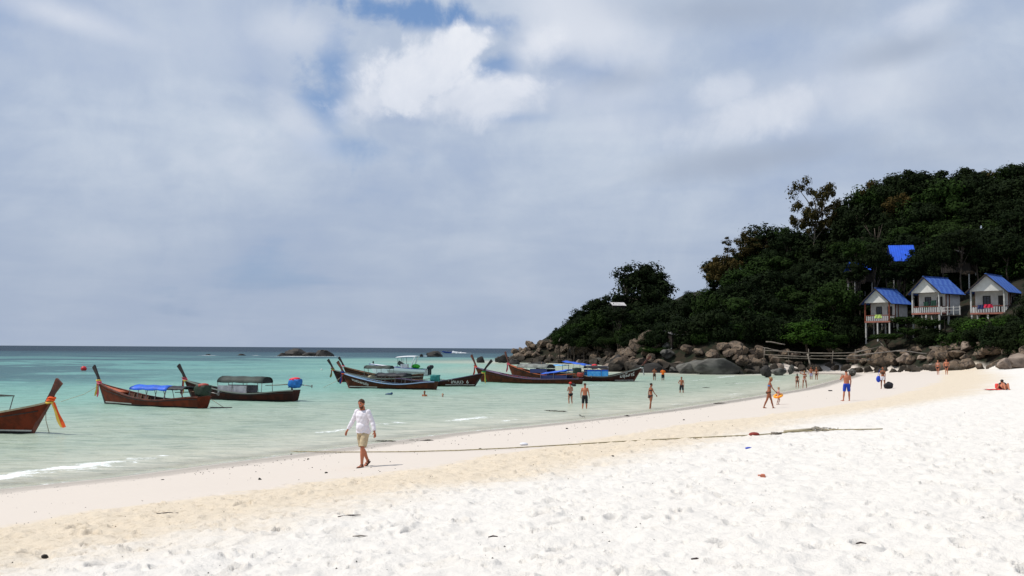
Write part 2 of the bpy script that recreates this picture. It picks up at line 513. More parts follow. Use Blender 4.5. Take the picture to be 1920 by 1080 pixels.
# trodden pits: footprints
npit = 19000
px_ = rng.uniform(-26, 34, npit); py_ = rng.uniform(4, 52, npit)
ps = coast_s(px_, py_) - np.clip((py_ - 15) / 45, 0, 1) * 3.2
ok = (ps > 9.2) & (np.abs(px_) < py_ * 0.72 + 2) & (rng.random(npit) < np.where(ps > 14, 0.8, 1.0))
lr = np.log(rr)
amin, da = aa[0], aa[1] - aa[0]
for x, y, s0 in zip(px_[ok], py_[ok], ps[ok]):
    big = rng.random() < 0.13
    a = rng.uniform(0.12, 0.20) if big else rng.uniform(0.055, 0.12)
    bb = a * rng.uniform(0.4, 0.7)
    dep = (rng.uniform(0.07, 0.12) if big else rng.uniform(0.025, 0.06)) * (1.0 if s0 > 13 else 0.8)
    th = rng.uniform(0, math.pi)
    rad = math.hypot(x, y); ang = math.atan2(x, y)
    w = a * 1.9
    i0, i1 = np.searchsorted(rr, [rad - w, rad + w])
    j0 = max(0, int((ang - w / rad - amin) / da)); j1 = min(639, int((ang + w / rad - amin) / da) + 2)
    if i1 - i0 < 2 or j1 - j0 < 2: continue
    dx = X[i0:i1, j0:j1] - x; dy = Y[i0:i1, j0:j1] - y
    u = (dx * math.cos(th) + dy * math.sin(th)) / a; v = (-dx * math.sin(th) + dy * math.cos(th)) / bb
    q = np.sqrt(u * u + v * v)
    Z[i0:i1, j0:j1] += -dep * np.clip(1.15 - q, 0, 1) ** 0.7 * (1 + 0.25 * u) + dep * 0.42 * np.exp(-((q - 1.3) / 0.28) ** 2)
H_ = H_ + np.where((Y > 150) & (X < 42) & (S_ > -6), 4.5, 0)
ground = grid_mesh('beach_sand', X, Y, Z, m_sand, {'shore': S_, 'hillin': H_})
tag(ground, kind='structure')

# ------------------------------------------------------------------ water
m_wat = bpy.data.materials.new('sea_water'); m_wat.use_nodes = True
N = NT(m_wat.node_tree); nt = m_wat.node_tree; nt.nodes.remove(nt.nodes['Principled BSDF'])
out = nt.nodes['Material Output']
tcn = N.new('ShaderNodeTexCoord'); OC = tcn.outputs['Object']
S = N.attr('off'); FO = N.attr('foam'); DD = N.attr('dist')
nb1 = N.noise(OC, 0.022, 5, 0.6, 0.6); nb2 = N.noise(OC, 0.11, 4, 0.6)
Sm = N.add(S, N.mul(N.sub(nb1, 0.5), 60.0))
c = N.mix(N.sstep(S, -1.0, 11.0), (0.56, 0.54, 0.44), (0.36, 0.42, 0.335))
c = N.mix(N.sstep(N.add(S, N.mul(N.sub(nb2, 0.5), 10)), 12.0, 42.0), c, (0.205, 0.390, 0.325))
c = N.mix(N.sstep(N.add(Sm, 6.0), 36.0, 95.0), c, (0.125, 0.295, 0.28))
reef = N.mul(N.sstep(N.add(N.mul(nb1, 0.75), N.mul(nb2, 0.25)), 0.465, 0.535), N.sstep(S, 48.0, 95.0))
c = N.mix(N.mul(reef, 0.85), c, (0.040, 0.095, 0.120))
dm = N.add(DD, N.mul(N.sub(nb1, 0.5), 330.0))
c = N.mix(N.mul(N.sstep(dm, 230.0, 470.0), 0.85), c, (0.024, 0.060, 0.095))
c = N.mix(N.sstep(dm, 520.0, 950.0), c, (0.012, 0.024, 0.052))
w1 = N.noise(OC, 0.55, 5, 0.62, 0.4); w2 = N.noise(OC, 2.6, 4, 0.6, 0.5); w3 = N.noise(OC, 0.13, 3, 0.6)
mp = N.new('ShaderNodeMapping'); mp.inputs['Scale'].default_value = (0.35, 1.0, 1.0); nt.links.new(OC, mp.inputs[0])
w4 = N.noise(mp.outputs[0], 1.1, 4, 0.6, 0.8)
# bright crests / dark troughs painted into the colour: wave light and shade
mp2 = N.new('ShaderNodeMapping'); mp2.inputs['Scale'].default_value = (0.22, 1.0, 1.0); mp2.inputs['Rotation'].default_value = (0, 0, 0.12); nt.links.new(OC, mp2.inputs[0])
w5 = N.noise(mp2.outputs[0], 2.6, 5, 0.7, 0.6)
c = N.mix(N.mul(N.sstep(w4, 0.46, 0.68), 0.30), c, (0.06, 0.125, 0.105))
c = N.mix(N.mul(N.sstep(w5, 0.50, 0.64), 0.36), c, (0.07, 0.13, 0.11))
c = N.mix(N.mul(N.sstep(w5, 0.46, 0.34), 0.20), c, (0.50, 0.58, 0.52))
bh = N.add(N.mul(w1, 0.5), N.add(N.mul(w2, 0.14), N.add(N.mul(w4, 0.35), N.mul(w3, 0.5))))
bmp = N.bump(bh, 0.85, 0.36)
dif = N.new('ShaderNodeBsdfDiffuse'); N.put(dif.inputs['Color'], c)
N.put(dif.inputs['Normal'], N.bump(bh, 0.8, 0.40))
tr = N.new('ShaderNodeBsdfTransparent'); tr.inputs['Color'].default_value = (0.93, 0.97, 0.94, 1)
body = N.new('ShaderNodeMixShader')
N.put(body.inputs[0], N.lin(N.m('POWER', N.sstep(S, -0.3, 2.2), 0.5), 0, 1, 0.0, 0.985))
nt.links.new(tr.outputs[0], body.inputs[1]); nt.links.new(dif.outputs[0], body.inputs[2])
gl = N.new('ShaderNodeBsdfGlossy'); gl.inputs['Roughness'].default_value = 0.12; N.put(gl.inputs['Normal'], bmp)
fr = N.new('ShaderNodeFresnel'); fr.inputs['IOR'].default_value = 1.33; N.put(fr.inputs['Normal'], bmp)
ff = N.m('MINIMUM', N.mul(fr.outputs[0], 0.55), N.lin(DD, 60.0, 900.0, 0.20, 0.13))
sf = N.new('ShaderNodeMixShader'); N.put(sf.inputs[0], ff)
nt.links.new(body.outputs[0], sf.inputs[1]); nt.links.new(gl.outputs[0], sf.inputs[2])
foam = N.new('ShaderNodeBsdfDiffuse'); foam.inputs['Color'].default_value = (0.80, 0.83, 0.83, 1)
fn = N.noise(OC, 5.5, 5, 0.8, 0.6)
fn = N.add(N.mul(fn, 0.55), N.mul(N.noise(OC, 1.4, 4, 0.65, 0.8), 0.6))
caps = N.mul(N.mul(N.sstep(N.noise(mp.outputs[0], 0.30, 5, 0.7), 0.70, 0.76), N.sstep(DD, 150.0, 400.0)), 0.5)
fm = N.m('MAXIMUM', N.sstep(N.add(FO, N.mul(N.sub(fn, 0.56), 3.2)), 0.45, 0.95), caps)
ff2 = N.new('ShaderNodeMixShader'); N.put(ff2.inputs[0], fm)
nt.links.new(sf.outputs[0], ff2.inputs[1]); nt.links.new(foam.outputs[0], ff2.inputs[2])
nt.links.new(ff2.outputs[0], out.inputs[0])

rr = geo_r((6.0, 20.0, 0.05), (20.0, 140.0, 0.0078), (140.0, 800.0, 0.02), (800.0, 30000.0, 0.12))
aa = angles(420, 60)
X, Y = polar_grid(rr, aa, None)
S_ = -coast_s(X, Y)
Rr = np.hypot(X, Y)
amp = np.clip(S_ / 14, 0.12, 1) * np.clip(1.25 - Rr / 400, 0.15, 1)
Z = amp * (0.17 * (fbm(X * 0.16, Y * 0.34, 4) - 0.5) + 0.085 * (fbm(X * 0.8, Y * 1.3, 3) - 0.5)) * 1.2
Z *= np.where(Rr < 900, 1, 0)
FOAMS = [([(0, 899), (60, 889), (130, 880), (190, 872), (250, 864)], 0.75, 1.0), ([(275, 861), (308, 855)], 0.22, 0.75),
         ([(603, 812), (645, 806)], 0.5, 0.75), ([(688, 798), (748, 792)], 0.5, 0.7), ([(848, 789), (912, 783)], 0.6, 0.78),
         ([(944, 790), (966, 787)], 0.3, 0.7), ([(350, 880), (480, 866), (560, 852)], 0.16, 0.42), ([(1105, 723), (1130, 722)], 0.9, 0.62),
         ([(1350, 708), (1372, 705)], 0.9, 0.75), ([(1300, 713), (1318, 712)], 0.8, 0.6), ([(1370, 741), (1385, 738)], 0.7, 0.55),
         ([(1118, 745), (1170, 744)], 0.5, 0.5), ([(1380, 720), (1470, 712)], 0.7, 0.5), ([(1250, 760), (1400, 742)], 0.35, 0.5)]
foamv = np.zeros_like(X)
for pl, w, s0 in FOAMS:
    P = [_w(*q) for q in pl]
    d = segdist(X, Y, P)
    f = s0 * np.exp(-(d / w) ** 2)
    foamv = np.maximum(foamv, f * (0.75 + 0.5 * (vnoise(X * 0.8, Y * 0.8) - 0.3)))
    Z += 0.06 * w * s0 * np.exp(-(d / (w * 1.3)) ** 2)
foamv = np.maximum(foamv, 0.38 * np.exp(-((S_ - 0.12) / 0.22) ** 2) * (Y > 20))
for (px, py, rad) in ((390, 666.5, 5), (480, 666.5, 2.5), (560, 668, 12), (610, 668, 8), (800, 667.5, 7), (868, 662, 10), (880, 661.5, 9), (858, 662.4, 9)):
    p = pt(px, py, 0)
    foamv = np.maximum(foamv, 0.95 * np.exp(-(((X - p.x) / rad) ** 2 + ((Y - p.y) / (rad * 1.2)) ** 2)))
hs = hill_s(X, Y)
foamv = np.maximum(foamv, 0.6 * np.exp(-((hs + 1.6) / 1.3) ** 2) * (Y > 150))
sea = grid_mesh('sea', X, Y, Z, m_wat, {'off': S_, 'foam': foamv, 'dist': Rr}, cap=False, keep=(S_ > -4))
tag(sea, kind='structure')

# ================================================================== boulders
m_rock = bpy.data.materials.new('granite'); m_rock.use_nodes = True
N = NT(m_rock.node_tree); b = m_rock.node_tree.nodes['Principled BSDF']
gn = N.new('ShaderNodeNewGeometry'); PO = gn.outputs['Position']
oi = N.new('ShaderNodeObjectInfo')
n1 = N.noise(PO, 0.45, 5, 0.65); n2 = N.noise(PO, 2.4, 5, 0.65, 0.6); n3 = N.noise(PO, 0.16, 2, 0.5)
c = N.mix(N.sstep(n1, 0.36, 0.64), (0.175, 0.122, 0.080), (0.070, 0.049, 0.034))
c = N.mix(N.mul(oi.outputs['Random'], 0.45), c, (0.22, 0.165, 0.12))
c = N.mix(N.sstep(n2, 0.48, 0.66), c, (0.06, 0.055, 0.042))
c = N.mix(N.mul(N.sstep(n2, 0.40, 0.32), 0.6), c, (0.34, 0.27, 0.20))
vo = N.new('ShaderNodeTexVoronoi', feature='DISTANCE_TO_EDGE'); vo.inputs['Scale'].default_value = 0.42
wv = N.new('ShaderNodeVectorMath', operation='ADD'); N.put(wv.inputs[0], PO); N.put(wv.inputs[1], N.noise(PO, 0.9, 3, 0.6, 0, True)); m_rock.node_tree.links.new(wv.outputs[0], vo.inputs['Vector'])
c = N.mix(N.mul(N.sstep(vo.outputs['Distance'], 0.05, 0.015), 0.8), c, (0.03, 0.022, 0.017))
sp = N.new('ShaderNodeSeparateXYZ'); m_rock.node_tree.links.new(PO, sp.inputs[0])
tide = N.sstep(N.add(sp.outputs[2], N.mul(N.sub(n1, 0.5), 1.2)), 2.15, 1.35)
c = N.mix(N.mul(tide, 0.88), c, (0.030, 0.026, 0.020))
N.put(b.inputs['Base Color'], c); b.inputs['Roughness'].default_value = 0.85
b.inputs['Specular IOR Level'].default_value = 0.25
N.put(b.inputs['Normal'], N.bump(N.add(n2, N.mul(N.noise(PO, 9.0, 4, 0.7), 0.4)), 0.6, 0.12))
m_rockd = mat('wet_dark_rock', (0.028, 0.024, 0.020), 0.7, 0.5, 1.5, 0.5, 3.0)
m_rockp = mat('pale_granite', (0.27, 0.21, 0.165), 0.85, 0.35, 0.9, 0.4, 6.0, col2=(0.14, 0.105, 0.08))
m_rockg = mat('grey_granite', (0.115, 0.11, 0.095), 0.85, 0.45, 1.1, 0.5, 5.0, col2=(0.035, 0.033, 0.028))

def rock_mesh(seed, sub=3, blocky=0.0, crack=True):
    r = random.Random(seed)
    bm = bmesh.new(); bmesh.ops.create_icosphere(bm, subdivisions=sub, radius=1.0)
    planes = []
    for _ in range(13):
        d = Vector((r.gauss(0, 1), r.gauss(0, 1), r.gauss(0, 0.8))).normalized()
        planes.append((d, r.uniform(0.52, 0.86)))
    ox = r.uniform(0, 50)
    from mathutils import noise as mn
    for v in bm.verts:
        p = v.co.copy()
        for d, h in planes:
            k = p.dot(d)
            if k > h: p -= d * (k - h) * 0.93
        q = p * 1.3 + Vector((ox, ox, ox))
        p *= 1 + 0.22 * mn.noise(q) + 0.09 * mn.noise(q * 2.7) + 0.04 * mn.noise(q * 6.1)
        if crack:
            g = abs(mn.noise(q * 0.9 + Vector((9, 3, 1))))
            p *= 1 - 0.16 * max(0, 1 - g / 0.07)
        v.co = p
    me = bpy.data.meshes.new('boulder'); bm.to_mesh(me); bm.free()
    me.polygons.foreach_set('use_smooth', [True] * len(me.polygons))
    me.set_sharp_from_angle(angle=R(26))
    return me
RM = {}
for key, mm, n0 in (('b', m_rock, 8), ('d', m_rockd, 4), ('p', m_rockp, 3), ('g', m_rockg, 3)):
    RM[key] = []
    for i in range(n0):
        me = rock_mesh(100 + i + ord(key) * 7); me.materials.append(mm); RM[key].append(me)
rr_ = random.Random(5)
ROCKS = []
def boulder(x, y, z, r, kind='b', label=None, group=None, yaw=None, tilt=0.35, name='boulder'):
    me = rr_.choice(RM[kind])
    o = bpy.data.objects.new(name, me); COL.objects.link(o)
    o.location = (x, y, z); o.scale = r if hasattr(r, '__len__') else (r, r, r)
    o.rotation_euler = (rr_.uniform(-tilt, tilt), rr_.uniform(-tilt, tilt), rr_.uniform(0, 6.28) if yaw is None else yaw)
    ROCKS.append((x, y))
    return tag(o, label, 'boulder' if name == 'boulder' else 'rock', group)
# named ones: px left, px right, px top, px bottom, depth, kind
def named(x0, x1, y0, y1, D, kind, label, name='boulder', thick=0.8, tilt=0.12, hit=False):
    if hit: D = min(D, hitD((x0 + x1) / 2, (y0 + y1) / 2) - 0.3)
    a = pd(x0, (y0 + y1) / 2, D); b_ = pd(x1, (y0 + y1) / 2, D)
    t = pd((x0 + x1) / 2, y0, D); u = pd((x0 + x1) / 2, y1, D)
    w = abs(b_.x - a.x); h = t.z - u.z
    return boulder((a.x + b_.x) / 2, D, (t.z + u.z) / 2 - 0.08 * h, (w / 1.62, w / 1.62 * thick, h / 1.45), kind, label, None, rr_.uniform(-0.3, 0.3), tilt, name)
named(1296, 1392, 671, 707, 154, 'g', 'long low dark grey boulder lying in the water at the end of the bay', thick=0.45)
named(1268, 1330, 676, 704, 158, 'g', 'dark cracked slab of rock lying behind the two bathers in the bay', thick=0.5)
named(1338, 1402, 642, 682, 168, 'b', 'big pinkish smooth boulder leaning above the long dark rock', thick=0.7, tilt=0.3)
named(1310, 1345, 645, 678, 170, 'p', 'tilted pinkish boulder left of the big smooth one', thick=0.7, tilt=0.4)
named(1740, 1798, 650, 684, 146, 'b', 'round red-brown boulder with white driftwood on its top', thick=0.8)
named(1636, 1682, 652, 690, 155, 'b', 'large shaded brown boulder below the leftmost hut', thick=0.9, tilt=0.3)
named(1880, 1936, 666, 693, 122, 'p', 'huge pale smooth boulder at the right edge of the beach', thick=0.9, tilt=0.05)
named(1866, 1896, 672, 692, 120, 'p', 'smaller pale boulder leaning against the huge one at the right edge', thick=0.8)
named(1425, 1447, 688, 706, 138, 'd', 'small black boulder standing in the shallow end of the bay', thick=0.8)
named(1446, 1476, 690, 703, 150, 'g', 'low pale grey boulder on the strip of sand behind the bay', thick=0.7)
named(1590, 1606, 692, 703, 140, 'g', 'small grey-green boulder right behind the man in blue shorts', thick=0.8)
named(1478, 1490, 686, 700, 151, 'g', 'pointed grey stone beside the low pale boulder', thick=0.8, tilt=0.4)
named(1176, 1262, 682, 703, 163, 'd', 'flat black shelf of rock ending behind the prow of the rightmost boat', thick=0.5)
named(1140, 1176, 668, 702, 172, 'd', 'black rock left of the slab behind the rightmost boat', thick=0.8, tilt=0.3)
named(1172, 1204, 661, 694, 176, 'b', 'tan-topped rock leaning behind the rightmost boat', thick=0.8, tilt=0.4)
named(1200, 1244, 668, 696, 174, 'd', 'dark angular rock behind the prow of the rightmost boat', thick=0.8, tilt=0.3)
# far rocks in the sea
named(522, 540, 661, 668.5, 420, 'd', 'low black tip at the left end of the far rock islet', 'sea_rock', 0.8)
named(538, 576, 653.5, 670, 424, 'd', 'left hump of the black rock islet far out at sea', 'sea_rock', 0.7)
named(562, 602, 662, 670, 425, 'd', 'low middle saddle of the black rock islet far out at sea', 'sea_rock', 0.7)
named(588, 626, 654.5, 670, 426, 'd', 'right hump of the black rock islet far out at sea', 'sea_rock', 0.7)
named(444, 464, 663, 669, 440, 'd', 'small flat black rock awash left of the far islet', 'sea_rock', 0.7)
named(384, 398, 664, 669, 450, 'd', 'leftmost small black rock with surf round it far out', 'sea_rock', 0.7)
named(796, 832, 659, 670, 430, 'd', 'humped black rock in front of the distant speeding boat', 'sea_rock', 0.7)
named(786, 794, 664, 669, 425, 'd', 'tiny black rock left of the humped rock far out', 'sea_rock', 0.7)
named(892, 910, 669, 680, 262, 'd', 'single black rock in the turquoise water off the headland tip', 'sea_rock', 0.8)
named(928, 956, 666, 678, 262, 'd', 'low black rock between the lone rock and the headland tip', 'sea_rock', 0.7)
named(952, 976, 673, 685, 238, 'd', 'dark rock in front of the headland tip', 'sea_rock', 0.8)
named(982, 1034, 679, 688, 226, 'd', 'long flat black reef just breaking the water before the headland', 'sea_rock', 0.5)
named(1038, 1050, 683, 687, 226, 'd', 'tiny awash rock at the right of the flat reef', 'sea_rock', 0.6)
# the rocky shore, boulder by boulder
base_line = [(-3, 276), (1, 269), (12, 262.5), (22.5, 239), (24, 216), (19.5, 190), (16.5, 170), (29, 160), (37, 157), (43, 165), (54.5, 166), (58, 151), (60.5, 139), (64, 126), (72, 113), (88, 101)]
L_ = []
for (ax, ay), (bx, by) in zip(base_line[:-1], base_line[1:]):
    n = max(1, int(math.hypot(bx - ax, by - ay) / (4.2 if (ay > 168 and by < 239) else (2.6 if ay > 168 else 2.0))))
    for i in range(n):
        L_.append((ax + (bx - ax) * (i + rr_.random() * 0.6) / n, ay + (by - ay) * (i + 0.3) / n, by - ay, ax - bx))
cnt = 0
LAB = {}
def note(o, look, place, px):
    LAB.setdefault((look, place), []).append((px, o))
def rock_words(px, row, Y0):
    place = [(1000, 'at the very tip of the headland'), (1040, 'near the tip of the headland'), (1075, 'below the bush at the headland end'), (1110, 'behind the blue awning boat'), (1150, 'left of the black rock'),
             (1215, 'behind the rightmost prow'), (1290, 'above the dark slab behind two bathers'), (1350, 'beside the long grey boulder'), (1430, 'left of the wooden rails'),
             (1500, 'under the left end of the rails'), (1570, 'under the middle of the rails'), (1640, 'under the right end of the rails'), (1700, 'below the leftmost hut'),
             (1770, 'below the middle hut'), (1830, 'left of the rightmost hut'), (9999, 'beside the huge pale boulder')]
    pl = next(t for x, t in place if px < x)
    lk = 'dark-footed boulder in the lowest row' if row == 0 else ('brown boulder in the second row' if row == 1 else ('brown boulder amid the pile' if row == 2 and Y0 > 168 else 'tan boulder topping the pile'))
    if 1150 <= px < 1215: pl += ', farther off' if Y0 > 205 else ', nearer'
    return lk, pl
for x, y, nx, ny in L_:
    l = math.hypot(nx, ny); nx /= l; ny /= l
    for row in range(5 if (y > 154 and x < 45) else 3):
        if row == 2 and y <= 154 and rr_.random() < 0.25: continue
        if row >= 2 and y > 154 and rr_.random() < 0.2: continue
        if row >= 3 and y < 172: continue
        if hill_s(np.array([x - nx]), np.array([y - ny]))[0] > hill_s(np.array([x + nx]), np.array([y + ny]))[0]: nx, ny = -nx, -ny
        off = row * 1.75 - 0.5 + rr_.uniform(-0.5, 0.5)
        X0 = x + nx * off; Y0 = y + ny * off
        headl = Y0 > 154 and X0 < 45
        r = rr_.uniform(0.7, 1.5) * (1.15 if headl else 0.84) * (0.9 if row == 0 else 1)
        px = 960 + X0 / Y0 * F
        g = max(0, gz(X0, Y0))
        if Y0 < 175 and 28 < X0 < 58: r *= 0.78 if row > 0 else 0.9
        z = g + r * (0.35 if row == 0 else 0.5)
        if headl: z += row * 0.1
        lab, gr = rock_words(px, row, Y0)
        note(boulder(X0, Y0, z, (r * rr_.uniform(0.95, 1.6), r * rr_.uniform(0.8, 1.3), r * rr_.uniform(0.6, 1.1)), rr_.choices('bpg', (0.84, 0.1, 0.06))[0], 'x'), lab, gr, px)
        cnt += 1

# more of the heap where the shore faces the camera
for _ in range(9000):
    if cnt > 335: break
    X0 = rr_.uniform(-4, 42); Y0 = rr_.uniform(154, 276)
    if 171 < Y0 < 205: continue
    hs0 = float(hill_s(np.array([X0]), np.array([Y0]))[0])
    px = 960 + X0 / Y0 * F
    lim = 4.0 if px > 1290 else (7.0 if px > 1040 else 5.0)
    if hs0 < -0.8 or hs0 > lim: continue
    if min((X0 - a_) ** 2 + (Y0 - b_) ** 2 for a_, b_ in ROCKS) < (1.75 if Y0 < 200 else 2.1) ** 2: continue
    r = rr_.uniform(0.85, 1.7) * (1.15 if Y0 > 200 else 0.95)
    row = 0 if hs0 < 0.8 else (1 if hs0 < 2.4 else (2 if hs0 < 4.2 else 3))
    lab, gr = rock_words(px, row, Y0)
    note(boulder(X0, Y0, max(0, gz(X0, Y0)) + r * 0.35, (r * rr_.uniform(0.95, 1.5), r * rr_.uniform(0.8, 1.3), r * rr_.uniform(0.6, 1.1)), rr_.choices('bpg', (0.84, 0.1, 0.06))[0], 'x'), lab, gr, px)
    cnt += 1

# ================================================================== trees
def leaf_mat(name, col, col2, tr=0.25):
    m = bpy.data.materials.new(name); m.use_nodes = True
    N = NT(m.node_tree); b = m.node_tree.nodes['Principled BSDF']
    g = N.new('ShaderNodeNewGeometry')
    oi = N.new('ShaderNodeObjectInfo')
    r = g.outputs['Random Per Island']
    c = N.mix(r, col, col2)
    n = N.noise(g.outputs['Position'], 0.35, 3, 0.6)
    c = N.mix(N.mul(N.sstep(n, 0.4, 0.65), 0.5), c, tuple(x * 0.5 for x in col))
    c = N.mix(N.mul(oi.outputs['Random'], 0.30), c, (0.014, 0.018, 0.006))
    N.put(b.inputs['Base Color'], c)
    b.inputs['Roughness'].default_value = 0.8; b.inputs['Specular IOR Level'].default_value = 0.04
    return m
m_leaf = leaf_mat('dark_leaves', (0.013, 0.023, 0.007), (0.0035, 0.007, 0.003))
m_leaf2 = leaf_mat('green_leaves', (0.024, 0.048, 0.009), (0.007, 0.015, 0.004))
m_leaf3 = leaf_mat('brown_leaves', (0.105, 0.068, 0.020), (0.018, 0.021, 0.008))
m_leaf5 = leaf_mat('olive_leaves', (0.062, 0.046, 0.013), (0.012, 0.014, 0.006))
m_leaf4 = leaf_mat('bright_leaves', (0.045, 0.100, 0.012), (0.016, 0.042, 0.007))
m_bark = mat('bark', (0.085, 0.065, 0.048), 0.9, 0.5, 3.0, 0.5, 10.0)
m_palebark = mat('pale_bark', (0.16, 0.14, 0.11), 0.9, 0.5, 3.0, 0.5, 10.0)

def crown_mesh(seed, lobes, leaves, size, material, sparse=False, flat=1.0, spread=0.74):
    """crown of radius ~1 built of leaf-sized folded faces on many uneven lobes"""
    r = np.random.default_rng(seed)
    C = []
    for i in range(lobes):
        d = r.normal(size=3); d /= np.linalg.norm(d)
        d[2] = d[2] * 0.8 + 0.12
        k = spread * (0.5 + 0.62 * r.random())
        C.append((d * k * np.array([1, 1, flat]), (0.16 + 0.26 * r.random() ** 1.5) * (0.58 if sparse else 1.05)))
    per = leaves // lobes
    P = []; Nn = []
    for c0, rad in C:
        d = r.normal(size=(per, 3)); d /= np.linalg.norm(d, axis=1)[:, None]
        rad_ = rad * (0.55 + 0.5 * r.random(per) ** 0.6) * (1 + 0.35 * np.sin(d[:, 0] * 5 + seed) * np.cos(d[:, 1] * 6 + c0[0] * 9))
        d2 = d * np.array([1.15, 1.15, 0.8])
        P.append(c0 + d2 * rad_[:, None]); nn = d + r.normal(size=(per, 3)) * 0.32 + np.array([0, 0, 0.25])
        Nn.append(nn / np.linalg.norm(nn, axis=1)[:, None])
    P = np.concatenate(P); Nn = np.concatenate(Nn); n = len(P)
    a = r.normal(size=(n, 3)); t = np.cross(Nn, a); t /= np.linalg.norm(t, axis=1)[:, None]
    bt = np.cross(Nn, t)
    s = size * (0.6 + 0.8 * r.random(n))[:, None]
    v0 = P - t * s; v1 = P + bt * s * 0.55 - Nn * s * 0.2; v2 = P + t * s; v3 = P - bt * s * 0.55 - Nn * s * 0.2
    co = np.stack([v0, v1, v2, v3], 1).reshape(-1, 3).astype(np.float32)
    me = bpy.data.meshes.new('crown')
    me.vertices.add(4 * n); me.vertices.foreach_set('co', co.reshape(-1))
    me.loops.add(4 * n); me.loops.foreach_set('vertex_index', np.arange(4 * n, dtype=np.int32))
    me.polygons.add(n); me.polygons.foreach_set('loop_start', (np.arange(n) * 4).astype(np.int32))
    me.update(calc_edges=True); me.validate(); me.materials.append(material)
    return me, [c0 for c0, _ in C]
CR = {'dark': [], 'green': [], 'brown': [], 'bright': [], 'sparse': [], 'shrub': []}
for i in range(4): CR['dark'].append(crown_mesh(10 + i, 34, 8000, 0.056, m_leaf))
for i in range(3): CR['green'].append(crown_mesh(20 + i, 30, 7500, 0.056, m_leaf2))
for i in range(2): CR['brown'].append(crown_mesh(30 + i, 44, 7000, 0.046, m_leaf3, True, 1.0, 0.8))
for i in range(2): CR['sparse'].append(crown_mesh(40 + i, 56, 6500, 0.040, m_leaf5, True, 1.0, 0.95))
for i in range(2): CR['bright'].append(crown_mesh(50 + i, 24, 6000, 0.048, m_leaf4))
for i in range(2): CR['shrub'].append(crown_mesh(60 + i, 18, 4200, 0.060, m_leaf2, False, 0.7))
TRUNKS = {}
def trunk_mesh(key, cents, th, bark):
    """trunk of height th below a unit crown (crown centre at 0)"""
    k = (key, round(th, 1))
    if k in TRUNKS: return TRUNKS[k]
    r = random.Random(str(k)); mb = MB()
    pts = [Vector((0.05 * math.sin(i), 0.05 * math.cos(i * 1.7), -th + (th + 0.35) * i / 6)) for i in range(7)]
    mb.tube(pts, [0.055 - 0.006 * i for i in range(7)], 7)
    for c0 in cents[:14]:
        s = pts[r.choice((3, 4, 5))]
        c0 = Vector(c0); mid = (s + c0) / 2 + Vector((0, 0, -0.05 + r.uniform(-.05, .08)))
        mb.tube([s, mid, c0 * 0.98], [0.024, 0.016, 0.006], 5)
    TRUNKS[k] = mb.mesh('trunk', bark, True)
    return TRUNKS[k]
tr_ = random.Random(3)
ntree = 0
_HD = np.arange(95.0, 420.0, 1.0)
def hitD(px, py):
    """depth at which the line of sight through a pixel meets the hill"""
    d = ray(px, py)
    k = _HD / d.y
    z = base_height(d.x * k, _HD)
    w = np.nonzero((z > CAMZ + d.z * k) & (_HD > 118))[0]
    return float(_HD[w[0]]) if len(w) else 1e9
def tree(px, py, rx, ry, D, kind='dark', label=None, group=None, th=1.5, name='tree', lean=0, idx=None, cat='tree', bark=None):
    global ntree
    """crown centred on photo pixel, half-extent rx, ry pixels, at depth D"""
    D = min(D, hitD(px, py + ry * 0.25) - rx / F * D * 0.2)
    c = pd(px, py, D); sx = rx / F * D / 0.86; sz = ry / F * D / 0.86
    me, cents = CR[kind][tr_.randrange(len(CR[kind])) if idx is None else idx]
    g = gz(c.x, c.y)
    th = max(0.6, (c.z - g) / sz)
    root = empty(name, (c.x, c.y, g), 0, label, cat, group)
    zoff = c.z - g
    rz = tr_.uniform(0, 6.28)
    sy = (sx + sz) / 2 * 0.95
    cr = link_mesh('crown', me, root, (0, 0, zoff), rz, (sx, sx, sz)) if abs(sx - sz) > 0.0 else None
    tk = link_mesh('trunk', trunk_mesh(id(me), cents, min(th, 4), bark or m_bark), root, (0, 0, zoff), rz, (sx, sx, sz if th <= 4 else sz * th / 4))
    ntree += 1
    return root
def itp(px, table):
    xs, ys = zip(*table); return float(np.interp(px, xs, ys))
TOP = [(1045, 625), (1100, 600), (1120, 590), (1150, 575), (1245, 570), (1270, 592), (1310, 600), (1335, 570), (1380, 505), (1430, 470), (1480, 455), (1540, 470), (1570, 420), (1610, 400), (1640, 385), (1700, 362), (1750, 355), (1820, 350), (1920, 340), (2000, 345)]
BOT = [(1045, 645), (1150, 652), (1250, 655), (1400, 640), (1470, 650), (1560, 655), (1620, 645), (1700, 640), (1800, 652), (1920, 662), (2000, 665)]
DT = [(1045, 262), (1180, 270), (1300, 238), (1500, 222), (1700, 205), (1920, 190), (2000, 188)]
DB = [(1045, 258), (1180, 235), (1250, 205), (1300, 190), (1400, 174), (1500, 180), (1620, 178), (1700, 168), (1920, 142), (2000, 135)]
def tree_words(px, py, f, kind):
    look = {'dark': 'dark green tree', 'green': 'mid green tree', 'brown': 'brownish tree'}[kind]
    place = [(1095, 'at the sea end of the headland'), (1160, 'under the headland roof'), (1230, 'beneath the tallest headland tree'), (1310, 'at the right end of the headland'),
             (1375, 'below the brown-leaved leaning tree'), (1450, 'left of the tall lone tree'), (1530, 'below the tall lone tree'), (1600, 'left of the leftmost hut'),
             (1690, 'behind the leftmost hut'), (1775, 'behind the middle hut'), (1850, 'beside the rightmost hut'), (9999, 'above the rightmost hut')]
    pl = next(t for x, t in place if px < x)
    row = 'near the skyline' if f < 0.2 else ('high on the slope' if f < 0.42 else ('halfway up the slope' if f < 0.62 else ('low on the slope' if f < 0.85 else 'just above the rocks')))
    return look, pl + ', ' + row
HUTBOX = [(1608, 1716, 526, 652, 174), (1692, 1816, 508, 606, 164), (1805, 1925, 504, 604, 155)]
px = 1050
